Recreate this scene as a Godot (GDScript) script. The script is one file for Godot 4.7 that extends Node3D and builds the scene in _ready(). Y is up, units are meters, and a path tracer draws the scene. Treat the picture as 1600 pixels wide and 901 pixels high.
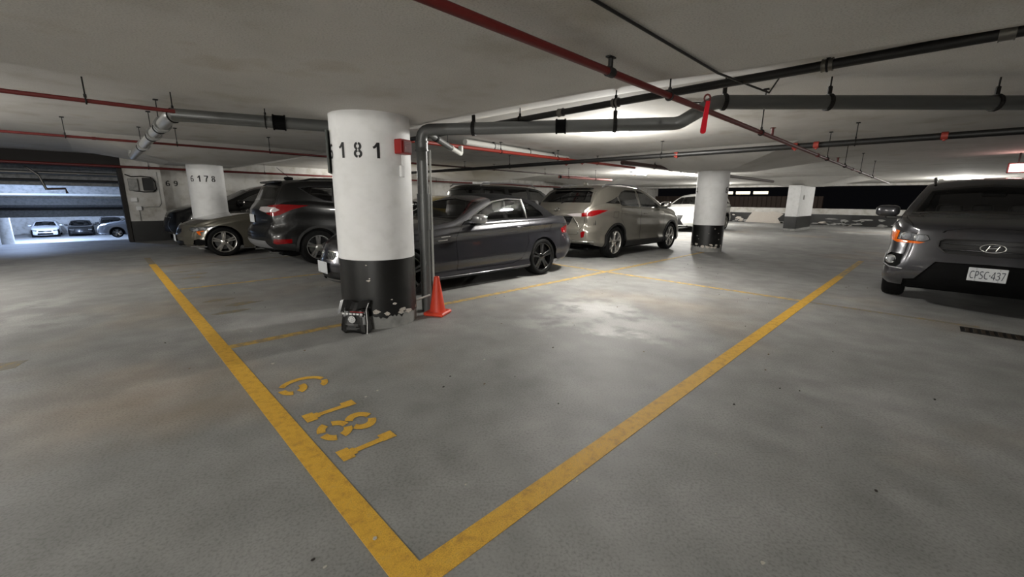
extends Node3D
# An underground parking garage: painted stalls, round columns, pipes under a haunched slab, parked cars.
# World: x runs along the stalls away from the aisle, -z runs along the aisle, y is up, metres.

var used := {}
var M := {}

# ---------------------------------------------------------------- mesh builder
class MB:
	var v := PackedVector3Array()
	var n := PackedVector3Array()
	func t3(a: Vector3, b: Vector3, c: Vector3, na: Vector3, nb: Vector3, nc: Vector3) -> void:
		# corners given anticlockwise seen from outside
		v.append(a); v.append(c); v.append(b)
		n.append(na); n.append(nc); n.append(nb)
	func tri(a: Vector3, b: Vector3, c: Vector3) -> void:
		var m := (b - a).cross(c - a).normalized()
		t3(a, b, c, m, m, m)
	func quad(a: Vector3, b: Vector3, c: Vector3, d: Vector3) -> void:
		var m := (c - a).cross(d - b).normalized()
		t3(a, b, c, m, m, m)
		t3(a, c, d, m, m, m)
	func box(c: Vector3, size: Vector3, b := 0.0, xf := Transform3D()) -> void:
		var h := size * 0.5
		b = minf(b, minf(h.x, minf(h.y, h.z)) * 0.98)
		var f := []
		for k in 8:
			var s := Vector3(1 if k & 1 else -1, 1 if k & 2 else -1, 1 if k & 4 else -1)
			f.append([xf * (c + s * Vector3(h.x, h.y - b, h.z - b)), xf * (c + s * Vector3(h.x - b, h.y, h.z - b)), xf * (c + s * Vector3(h.x - b, h.y - b, h.z))])
		for a in 3:
			var u := 1 << ((a + 1) % 3)
			var w := 1 << ((a + 2) % 3)
			var o := 1 << a
			quad(f[o][a], f[o | u][a], f[o | u | w][a], f[o | w][a])
			quad(f[0][a], f[w][a], f[u | w][a], f[u][a])
		if b <= 0.0:
			return
		var mid := xf * c
		for a in 3:
			var e := (a + 1) % 3
			var g := (a + 2) % 3
			for k in 4:
				var i := ((1 << e) if k & 1 else 0) | ((1 << g) if k & 2 else 0)
				var j := i | (1 << a)
				_out(mid, f[i][e], f[j][e], f[j][g], f[i][g])
		for k in 8:
			var p: Vector3 = f[k][0]; var q: Vector3 = f[k][1]; var r: Vector3 = f[k][2]
			if (q - p).cross(r - p).dot(p - mid) > 0: tri(p, q, r)
			else: tri(p, r, q)
	func _out(mid: Vector3, a: Vector3, b: Vector3, c: Vector3, d: Vector3) -> void:
		if (c - a).cross(d - b).dot(a + c - mid * 2.0) > 0: quad(a, b, c, d)
		else: quad(d, c, b, a)
	func lathe(prof: Array, segs: int, xf := Transform3D(), smooth := true, a0 := 0.0, a1 := TAU) -> void:
		# profile of Vector2(radius, height) turned about xf's y axis
		var pn := []
		for i in prof.size():
			var a: Vector2 = prof[maxi(i - 1, 0)]; var b: Vector2 = prof[mini(i + 1, prof.size() - 1)]
			var d := (b - a)
			pn.append(Vector2(d.y, -d.x).normalized())
		for k in segs:
			var p := a0 + (a1 - a0) * k / segs
			var q := a0 + (a1 - a0) * (k + 1) / segs
			var dp := Vector3(cos(p), 0, -sin(p)); var dq := Vector3(cos(q), 0, -sin(q))
			for i in prof.size() - 1:
				var A: Vector2 = prof[i]; var B: Vector2 = prof[i + 1]
				var na: Vector2 = pn[i]; var nb: Vector2 = pn[i + 1]
				if not smooth:
					na = Vector2(B.y - A.y, A.x - B.x).normalized(); nb = na
				var P := [dp * A.x + Vector3(0, A.y, 0), dq * A.x + Vector3(0, A.y, 0), dq * B.x + Vector3(0, B.y, 0), dp * B.x + Vector3(0, B.y, 0)]
				var Q := [dp * na.x + Vector3(0, na.y, 0), dq * na.x + Vector3(0, na.y, 0), dq * nb.x + Vector3(0, nb.y, 0), dp * nb.x + Vector3(0, nb.y, 0)]
				for j in 4:
					P[j] = xf * P[j]; Q[j] = (xf.basis * Q[j]).normalized()
				if A.x > 1e-6: t3(P[0], P[1], P[2], Q[0], Q[1], Q[2])
				if B.x > 1e-6: t3(P[0], P[2], P[3], Q[0], Q[2], Q[3])
	func tube(pts: Array, r: float, segs := 12, caps := true) -> void:
		var rings := []
		var fr := []
		for i in pts.size():
			var d: Vector3 = (pts[mini(i + 1, pts.size() - 1)] - pts[maxi(i - 1, 0)]).normalized()
			var u := (Vector3.UP if absf(d.y) < 0.9 else Vector3.RIGHT).cross(d).normalized()
			if fr.size(): # carry the frame along
				var last: Vector3 = fr[-1]
				u = (last - d * last.dot(d)).normalized()
			fr.append(u)
			var w := d.cross(u)
			var ring := []
			for k in segs:
				var a := TAU * k / segs
				ring.append(u * cos(a) + w * sin(a))
			rings.append(ring)
		for i in pts.size() - 1:
			for k in segs:
				var j := (k + 1) % segs
				var a: Vector3 = rings[i][k]; var b: Vector3 = rings[i][j]; var c: Vector3 = rings[i + 1][j]; var d: Vector3 = rings[i + 1][k]
				t3(pts[i] + a * r, pts[i] + b * r, pts[i + 1] + c * r, a, b, c)
				t3(pts[i] + a * r, pts[i + 1] + c * r, pts[i + 1] + d * r, a, c, d)
		if caps:
			for k in segs:
				var j := (k + 1) % segs
				tri(pts[0], pts[0] + rings[0][j] * r, pts[0] + rings[0][k] * r)
				tri(pts[-1], pts[-1] + rings[-1][k] * r, pts[-1] + rings[-1][j] * r)
	func blob(c: Vector3, rad: Vector3, e := 0.5, nu := 12, nv := 8, xf := Transform3D()) -> void:
		# superellipsoid: e = 1 round, towards 0 boxy
		var g := []
		for i in nv + 1:
			var la := -PI / 2 + PI * i / nv
			var row := []
			for j in nu + 1:
				var lo := TAU * j / nu
				var p := Vector3(_p(cos(la), e) * _p(cos(lo), e), _p(sin(la), e), _p(cos(la), e) * _p(sin(lo), e))
				var m := Vector3(_p(cos(la), 2 - e) * _p(cos(lo), 2 - e), _p(sin(la), 2 - e), _p(cos(la), 2 - e) * _p(sin(lo), 2 - e)) / rad
				row.append([xf * (c + p * rad), (xf.basis * m).normalized()])
			g.append(row)
		for i in nv:
			for j in nu:
				var a = g[i][j]; var b = g[i + 1][j]; var d = g[i + 1][j + 1]; var f = g[i][j + 1]
				t3(a[0], b[0], d[0], a[1], b[1], d[1])
				t3(a[0], d[0], f[0], a[1], d[1], f[1])
	func _p(x: float, e: float) -> float:
		return signf(x) * pow(absf(x), e)
	func slab(poly: PackedVector2Array, y0: float, y1: float) -> void:
		# polygon of (x, z) between two heights
		var ix := Geometry2D.triangulate_polygon(poly)
		for k in range(0, ix.size(), 3):
			var a := poly[ix[k]]; var b := poly[ix[k + 1]]; var c := poly[ix[k + 2]]
			if (b - a).cross(c - a) > 0:
				var w := b; b = c; c = w
			tri(Vector3(a.x, y1, a.y), Vector3(b.x, y1, b.y), Vector3(c.x, y1, c.y))
			tri(Vector3(a.x, y0, a.y), Vector3(c.x, y0, c.y), Vector3(b.x, y0, b.y))
		var ccw := Geometry2D.is_polygon_clockwise(poly)
		for k in poly.size():
			var a := poly[k]; var b := poly[(k + 1) % poly.size()]
			if not ccw:
				var w := a; a = b; b = w
			quad(Vector3(a.x, y0, a.y), Vector3(b.x, y0, b.y), Vector3(b.x, y1, b.y), Vector3(a.x, y1, a.y))
	func plate(poly: PackedVector2Array, d: float, xf: Transform3D) -> void:
		# polygon in xf's x-y plane, d thick towards +z
		var ix := Geometry2D.triangulate_polygon(poly)
		for k in range(0, ix.size(), 3):
			var a := poly[ix[k]]; var b := poly[ix[k + 1]]; var c := poly[ix[k + 2]]
			if (b - a).cross(c - a) < 0:
				var w := b; b = c; c = w
			tri(xf * Vector3(a.x, a.y, d), xf * Vector3(b.x, b.y, d), xf * Vector3(c.x, c.y, d))
			tri(xf * Vector3(a.x, a.y, 0), xf * Vector3(c.x, c.y, 0), xf * Vector3(b.x, b.y, 0))
		var flip := Geometry2D.is_polygon_clockwise(poly)
		for k in poly.size():
			var a := poly[k]; var b := poly[(k + 1) % poly.size()]
			if flip:
				var w := a; a = b; b = w
			quad(xf * Vector3(a.x, a.y, 0), xf * Vector3(b.x, b.y, 0), xf * Vector3(b.x, b.y, d), xf * Vector3(a.x, a.y, d))
	func mesh() -> ArrayMesh:
		var a := []
		a.resize(Mesh.ARRAY_MAX)
		a[Mesh.ARRAY_VERTEX] = v
		a[Mesh.ARRAY_NORMAL] = n
		var m := ArrayMesh.new()
		if v.size(): m.add_surface_from_arrays(Mesh.PRIMITIVE_TRIANGLES, a)
		return m

# ---------------------------------------------------------------- scene helpers
func numbered(called: String) -> String:
	var k: int = used.get(called, 0)
	used[called] = k + 1
	return called if k == 0 else "%s_%03d" % [called, k]

func obj(called: String, b: MB, m: Material, parent: Node3D = null) -> MeshInstance3D:
	var o := MeshInstance3D.new()
	o.mesh = b.mesh()
	o.material_override = m
	if parent == null:
		o.name = numbered(called)
		add_child(o)
	else:
		o.name = called
		parent.add_child(o, true)
	return o

func copy_of(called: String, src: Mesh, m: Material, parent: Node3D, xf: Transform3D) -> MeshInstance3D:
	var o := MeshInstance3D.new()
	o.mesh = src
	o.material_override = m
	o.name = called
	o.transform = xf
	parent.add_child(o, true)
	return o

func tag(o: Node3D, label: String, category: String, group := "", kind := "") -> Node3D:
	if label: o.set_meta("label", label)
	if category: o.set_meta("category", category)
	if group: o.set_meta("group", group)
	if kind: o.set_meta("kind", kind)
	return o

func thing(called: String, label: String, category: String, at := Vector3.ZERO, turn := 0.0, group := "", kind := "") -> Node3D:
	var o := Node3D.new()
	o.name = numbered(called)
	add_child(o)
	o.position = at
	o.rotation.y = turn
	tag(o, label, category, group, kind)
	return o

func mat(c: Color, rough := 0.8, metal := 0.0, coat := 0.0) -> StandardMaterial3D:
	var m := StandardMaterial3D.new()
	m.albedo_color = c
	m.roughness = rough
	m.metallic = metal
	if coat > 0.0:
		m.clearcoat_enabled = true
		m.clearcoat = coat
		m.clearcoat_roughness = 0.04
	return m

func glass(c: Color, a: float) -> StandardMaterial3D:
	var m := mat(Color(c.r, c.g, c.b, a), 0.03)
	m.transparency = BaseMaterial3D.TRANSPARENCY_ALPHA
	return m

func noise_tex(seed_: int, freq: float, octaves: int, ramp: Array, size := 1024, kind := FastNoiseLite.TYPE_SIMPLEX_SMOOTH) -> NoiseTexture2D:
	var f := FastNoiseLite.new()
	f.seed = seed_
	f.noise_type = kind
	f.frequency = freq
	f.fractal_octaves = octaves
	f.fractal_gain = 0.6
	var g := Gradient.new()
	var offs := PackedFloat32Array(); var cols := PackedColorArray()
	for r in ramp:
		offs.append(r[0]); cols.append(r[1])
	g.offsets = offs; g.colors = cols
	var t := NoiseTexture2D.new()
	t.width = size; t.height = size
	t.seamless = true
	t.seamless_blend_skirt = 0.15
	t.noise = f
	t.color_ramp = g
	return t

func grey(x: float) -> Color:
	return Color(x, x, x)

func triplanar(m: StandardMaterial3D, t: Texture2D, metres: float, detail: Texture2D = null, detail_metres := 1.0) -> StandardMaterial3D:
	m.albedo_texture = t
	m.uv1_triplanar = true
	m.uv1_world_triplanar = true
	m.uv1_scale = Vector3.ONE / metres
	if detail:
		m.detail_enabled = true
		m.detail_albedo = detail
		m.detail_blend_mode = BaseMaterial3D.BLEND_MODE_MUL
		m.detail_uv_layer = BaseMaterial3D.DETAIL_UV_2
		m.uv2_triplanar = true
		m.uv2_world_triplanar = true
		m.uv2_scale = Vector3.ONE / detail_metres
	return m

# ---------------------------------------------------------------- stencil figures
func arc(cx: float, cy: float, rx: float, ry: float, a0: float, a1: float, k := 8) -> Array:
	var r := []
	for i in k + 1:
		var a := deg_to_rad(a0 + (a1 - a0) * i / k)
		r.append(Vector2(cx + rx * cos(a), cy + ry * sin(a)))
	return r

func figure(ch: String, floor_style := false) -> Array:
	# strokes [width, points] in a cell 0.6 wide and 1 high
	if floor_style:
		match ch:
			"1": return [[0.27, [Vector2(.3, 0.0), Vector2(.3, .2)]], [0.16, [Vector2(.3, .201), Vector2(.3, .27)]], [0.1, [Vector2(.3, .271), Vector2(.3, .73)]], [0.19, [Vector2(.27, .731), Vector2(.27, .98)]]]
			"6": return [[.12, arc(.34, .5, .30, .44, 100, 245, 12)], [.13, arc(.34, .80, .20, .14, 0, 85)], [.15, arc(.36, .26, .2, .2, -95, -15)], [.15, arc(.36, .28, .2, .2, 15, 110)]]
			"8": return [[.14, arc(.3, .25, .22, .2, 195, 260)], [.14, arc(.3, .25, .22, .2, 280, 345)], [.14, arc(.3, .27, .2, .22, 100, 170)], [.14, arc(.3, .27, .2, .22, 10, 80)], [.14, arc(.3, .75, .2, .2, 105, 240)], [.14, arc(.3, .75, .2, .2, -60, 75)]]
	match ch:
		"1": return [[.19, [Vector2(.4, 0), Vector2(.4, 1)]], [.15, [Vector2(.08, .66), Vector2(.2, .72), Vector2(.36, .93)]]]
		"4": return [[.15, [Vector2(.42, 0), Vector2(.42, 1)]], [.13, [Vector2(.02, .3), Vector2(.6, .3)]], [.12, [Vector2(.36, .95), Vector2(.06, .34)]]]
		"6": return [[.15, arc(.3, .3, .22, .24, 100, 262)], [.15, arc(.3, .3, .22, .24, -80, 80)], [.15, arc(.45, .45, .37, .48, 105, 180)], [.13, arc(.32, .74, .2, .2, 20, 80)]]
		"7": return [[.15, [Vector2(.03, .92), Vector2(.58, .92)]], [.17, [Vector2(.52, .86), Vector2(.34, .5), Vector2(.25, 0)]]]
		"8": return [[.16, arc(.3, .27, .2, .2, 100, 260)], [.16, arc(.3, .27, .2, .2, -80, 80)], [.15, arc(.3, .74, .17, .19, 100, 260)], [.15, arc(.3, .74, .17, .19, -80, 80)]]
		"9": return [[.15, arc(.3, .7, .22, .24, -80, 80)], [.15, arc(.3, .7, .22, .24, 100, 260)], [.15, arc(.15, .55, .37, .48, -75, 0)], [.13, arc(.28, .26, .2, .2, 200, 260)]]
	return []

func strokes(b: MB, list: Array, map: Callable) -> void:
	# map(Vector2) -> Vector3; strips of quads, fine enough to follow a round column
	for st in list:
		var w: float = st[0] * 0.5
		var src: Array = st[1]
		var pts := []
		for i in src.size() - 1:
			var m := maxi(1, int(src[i].distance_to(src[i + 1]) / 0.12))
			for k in m:
				pts.append(src[i].lerp(src[i + 1], float(k) / m))
		pts.append(src[-1])
		for i in pts.size() - 1:
			var d0: Vector2 = (pts[i + 1] - pts[maxi(i - 1, 0)]).normalized()
			var d1: Vector2 = (pts[mini(i + 2, pts.size() - 1)] - pts[i]).normalized()
			var n0 := Vector2(-d0.y, d0.x) * w; var n1 := Vector2(-d1.y, d1.x) * w
			b.quad(map.call(pts[i] - n0), map.call(pts[i + 1] - n1), map.call(pts[i + 1] + n1), map.call(pts[i] + n0))

func text_part(called: String, words: String, size: float, m: Material, parent: Node3D, xf: Transform3D, squeeze := 1.0, bold := true) -> void:
	var t := TextMesh.new()
	var f := SystemFont.new()
	f.font_names = PackedStringArray(["Droid Sans"])
	f.font_weight = 700 if bold else 400
	t.font = f
	t.text = words
	t.font_size = 64
	t.pixel_size = size / 46.0
	t.depth = 0.004
	var o := MeshInstance3D.new()
	o.mesh = t
	o.material_override = m
	o.name = called
	o.transform = xf * Transform3D(Basis.from_scale(Vector3(squeeze, 1, 1)))
	parent.add_child(o, true)

# ---------------------------------------------------------------- cars
# A car's own axes: nose at x = 0 facing +x, s = -x runs back along the car, z to its right, y up.
func cv(c: Array, s: float) -> float:
	# monotone cubic through [s, value] pairs
	var m := c.size()
	if s <= c[0][0]: return c[0][1]
	if s >= c[m - 1][0]: return c[m - 1][1]
	var i := 0
	while c[i + 1][0] < s: i += 1
	var h: float = c[i + 1][0] - c[i][0]
	var d: float = (c[i + 1][1] - c[i][1]) / h
	var d0 := d; var d1 := d
	if i > 0:
		var e: float = (c[i][1] - c[i - 1][1]) / (c[i][0] - c[i - 1][0])
		d0 = 0.0 if e * d <= 0 else 2.0 * e * d / (e + d)
	if i < m - 2:
		var e: float = (c[i + 2][1] - c[i + 1][1]) / (c[i + 2][0] - c[i + 1][0])
		d1 = 0.0 if e * d <= 0 else 2.0 * e * d / (e + d)
	var t: float = (s - c[i][0]) / h
	var t2: float = t * t; var t3: float = t2 * t
	return c[i][1] * (2 * t3 - 3 * t2 + 1) + c[i + 1][1] * (3 * t2 - 2 * t3) + h * (d0 * (t3 - 2 * t2 + t) + d1 * (t3 - t2))

func shell(sp: Dictionary) -> PackedVector3Array:
	# right half of the body surface, as triangles of six vectors: three corners, three normals
	var L: float = sp.L
	var lo: bool = sp.get("lo", false)
	var S := []
	var ends := [0.0, .05, .12, .2, .3, .42, .55] if lo else [0.0, .025, .055, .09, .13, .18, .24, .31, .39, .48, .58]
	for e in ends: S.append(e)
	var a: float = ends[-1]; var bnd: float = L - ends[-1]
	var cnt := int((bnd - a) / (0.2 if lo else 0.085))
	for k in range(1, cnt): S.append(a + (bnd - a) * k / cnt)
	for k in range(ends.size() - 1, -1, -1): S.append(L - ends[k])
	var taus := [0.0, .35, .65, .85, .95, 1.0] if lo else [0.0, .2, .4, .58, .72, .83, .91, .97, 1.0]
	var gl := [.25, .5, .75, 1.0] if lo else [.12, .28, .46, .64, .82, .93, 1.0]
	var shd := [.5, 1.0] if lo else [.33, .66, 1.0]
	var vs := [.1, .25, .45, .65, .85, 1.0] if lo else [.035, .07, .11, .16, .22, .29, .37, .45, .53, .61, .69, .77, .84, .9, .95, 1.0]
	var NU := taus.size() + gl.size() + shd.size() - 1
	var NL := vs.size()
	var R := NU + 1 + NL
	var kr: float = sp.get("kr", .88); var tum: float = sp.get("tum", .38); var shelf: float = sp.get("shelf", .05)
	var bf: float = sp.get("bowf", .25); var br: float = sp.get("bowr", .2)
	var P := PackedVector3Array()
	for s: float in S:
		var yc := cv(sp.top, s); var yb := cv(sp.belt, s); var W := cv(sp.W, s); var ye := cv(sp.sh, s); var y0 := cv(sp.bot, s)
		yc = maxf(yc, yb + .01)
		var wb := W - shelf
		var yr := yb + (yc - yb) * kr
		var wr := wb - tum * (yr - yb) - .01
		var ring := []
		for t in taus: ring.append(Vector2(wr * t, yc - (yc - yr) * pow(t, 2.6)))
		for t in gl: ring.append(Vector2(lerpf(wr, wb, t) + .02 * sin(PI * t) * clampf((yc - yb) * 3, 0, 1), lerpf(yr, yb, t)))
		for t in shd: ring.append(Vector2(lerpf(wb, W, pow(t, .7)), lerpf(yb, ye, pow(t, 1.5))))
		var fb := bf * pow(maxf(0.0, 1.0 - s / 1.5), 1.6)
		var rb := br * pow(maxf(0.0, 1.0 - (L - s) / 1.2), 1.6)
		for q in ring:
			var zz: float = pow(q.x / W, 2.0)
			P.append(Vector3(-(s + (fb - rb) * zz), q.y, q.x))
		var se: float = s + fb - rb
		var ef := smoothstep(0.0, .45, s); var er := smoothstep(0.0, .45, L - s)
		var af := deg_to_rad(lerpf(35, 90, ef)); var ar := deg_to_rad(lerpf(35, 90, er))
		for v in vs:
			var d := cv(sp.side, v)
			var dx := 0.0
			if s < L / 2:
				d = lerpf(cv(sp.fr, v), d, ef); dx = d * cos(af); d *= sin(af)
			else:
				d = lerpf(cv(sp.re, v), d, er); dx = -d * cos(ar); d *= sin(ar)
			P.append(Vector3(-se + dx, lerpf(ye, y0, v), W + d))
	var I := PackedInt32Array()
	var ns := S.size()
	for i in ns - 1:
		for k in R - 1:
			var q := [i * R + k, (i + 1) * R + k, (i + 1) * R + k + 1, i * R + k + 1]
			I.append_array([q[0], q[1], q[2], q[0], q[2], q[3]])
	for e in 2: # nose and tail
		var i0 := 0 if e == 0 else (ns - 1) * R
		var prof: Array = sp.fr if e == 0 else sp.re
		var sgn := 1.0 if e == 0 else -1.0
		var id := []
		for k in NU + 1:
			var col := [i0 + k]
			for v in NL:
				if k == NU: col.append(i0 + NU + 1 + v)
				else:
					var top: Vector3 = P[i0 + k]; var edge: Vector3 = P[i0 + NU]; var low: Vector3 = P[i0 + NU + 1 + v]
					var u := top.z / edge.z
					var an := deg_to_rad(35.0 * u * u)
					var d := cv(prof, vs[v])
					var yy := lerpf(top.y, P[i0 + R - 1].y, vs[v])
					col.append(P.size())
					P.append(Vector3(top.x + sgn * d * cos(an), yy, top.z + d * sin(an) * u))
			id.append(col)
		for k in NU:
			for v in NL:
				var q := [id[k][v], id[k + 1][v], id[k + 1][v + 1], id[k][v + 1]]
				if e == 1: q.reverse()
				I.append_array([q[0], q[1], q[2], q[0], q[2], q[3]])
	var N := PackedVector3Array(); N.resize(P.size())
	for k in range(0, I.size(), 3):
		var f := (P[I[k + 1]] - P[I[k]]).cross(P[I[k + 2]] - P[I[k]])
		for j in 3: N[I[k + j]] += f
	for k in P.size():
		if P[k].z < 1e-5: N[k].z = 0.0
		N[k] = N[k].normalized()
	var T := PackedVector3Array()
	for k in range(0, I.size(), 3):
		if (P[I[k + 1]] - P[I[k]]).cross(P[I[k + 2]] - P[I[k]]).length_squared() < 1e-14: continue
		for j in 3: T.append(P[I[k + j]])
		for j in 3: T.append(N[I[k + j]])
	return T

func flat2(pj: String, p: Vector3, L: float) -> Vector2:
	match pj:
		"s", "a", "n": return Vector2(-p.x, p.y)
		"f", "r": return Vector2(p.z, p.y)
		"t": return Vector2(-p.x, p.z)
		"df": return Vector2((p.z - p.x) * .7071, p.y)
	return Vector2((p.z + L + p.x) * .7071, p.y)

func cut(T: PackedVector3Array, poly: PackedVector2Array, pj: String, L: float, s0 := -9.0, s1 := 99.0) -> Array:
	var inn := PackedVector3Array(); var out := PackedVector3Array()
	var lo := poly[0]; var hi := poly[0]
	for q in poly:
		lo = lo.min(q); hi = hi.max(q)
	for i in range(0, T.size(), 6):
		var a := flat2(pj, T[i], L); var b := flat2(pj, T[i + 1], L); var c := flat2(pj, T[i + 2], L)
		var ok := maxf(a.x, maxf(b.x, c.x)) > lo.x and minf(a.x, minf(b.x, c.x)) < hi.x and maxf(a.y, maxf(b.y, c.y)) > lo.y and minf(a.y, minf(b.y, c.y)) < hi.y
		if ok:
			var n := T[i + 3] + T[i + 4] + T[i + 5]
			var s := -(T[i].x + T[i + 1].x + T[i + 2].x) / 3
			if s < s0 or s > s1: ok = false
			elif pj == "s": ok = n.z > .3
			elif pj == "a": ok = T[i].z > .45
			elif pj == "f": ok = n.x > .25
			elif pj == "r": ok = n.x < -.25
			elif pj == "t": ok = n.y > .9
		if not ok:
			for k in 6: out.append(T[i + k])
		else:
			split(T.slice(i, i + 6), a, b, c, poly, inn, out, pj, L, 0)
	return [inn, out]

func split(t: PackedVector3Array, a: Vector2, b: Vector2, c: Vector2, poly: PackedVector2Array, inn: PackedVector3Array, out: PackedVector3Array, pj: String, L: float, depth: int) -> void:
	var area := (b - a).cross(c - a)
	if absf(area) < 2e-7:
		if Geometry2D.is_point_in_polygon((a + b + c) / 3, poly): inn.append_array(t)
		else: out.append_array(t)
		return
	var tri := PackedVector2Array([a, b, c])
	var A := Geometry2D.intersect_polygons(tri, poly)
	if A.is_empty():
		out.append_array(t)
		return
	var B := Geometry2D.clip_polygons(tri, poly)
	if B.is_empty():
		inn.append_array(t)
		return
	var hole := false
	for q in B: hole = hole or Geometry2D.is_polygon_clockwise(q)
	if hole and depth < 4:
		var m := PackedVector3Array()
		for k in 3:
			m.append((t[k] + t[(k + 1) % 3]) / 2)
		for k in 3:
			m.append((t[3 + k] + t[3 + (k + 1) % 3]).normalized())
		for w in [[t[0], m[0], m[2], t[3], m[3], m[5]], [m[0], t[1], m[1], m[3], t[4], m[4]], [m[2], m[1], t[2], m[5], m[4], t[5]], [m[0], m[1], m[2], m[3], m[4], m[5]]]:
			var pw := PackedVector3Array(w)
			split(pw, flat2(pj, pw[0], L), flat2(pj, pw[1], L), flat2(pj, pw[2], L), poly, inn, out, pj, L, depth + 1)
		return
	for side in 2:
		for q in (A if side == 0 else B):
			var ix := Geometry2D.triangulate_polygon(q)
			for k in range(0, ix.size(), 3):
				var p := [q[ix[k]], q[ix[k + 1]], q[ix[k + 2]]]
				if (p[1] - p[0]).cross(p[2] - p[0]) * area < 0: p = [p[0], p[2], p[1]]
				var pos := []; var nor := []
				for g in p:
					var wb: float = (g - a).cross(c - a) / area; var wc: float = (b - a).cross(g - a) / area
					pos.append(t[0] * (1 - wb - wc) + t[1] * wb + t[2] * wc)
					nor.append((t[3] * (1 - wb - wc) + t[4] * wb + t[5] * wc).normalized())
				var dst := inn if side == 0 else out
				for g in pos: dst.append(g)
				for g in nor: dst.append(g)

func emit(b: MB, T: PackedVector3Array, side: int, push := 0.0) -> void:
	for i in range(0, T.size(), 6):
		var p := [T[i] + T[i + 3] * push, T[i + 1] + T[i + 4] * push, T[i + 2] + T[i + 5] * push]
		if side > 0: b.t3(p[0], p[1], p[2], T[i + 3], T[i + 4], T[i + 5])
		else:
			var z := Vector3(1, 1, -1)
			b.t3(p[0] * z, p[2] * z, p[1] * z, T[i + 3] * z, T[i + 5] * z, T[i + 4] * z)

func pv(a: Array) -> PackedVector2Array:
	var r := PackedVector2Array()
	for k in range(0, a.size(), 2): r.append(Vector2(a[k], a[k + 1]))
	return r

func grown(p: PackedVector2Array, d: float) -> PackedVector2Array:
	var r := Geometry2D.offset_polygon(p, d)
	return r[0] if r.size() else p

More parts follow.
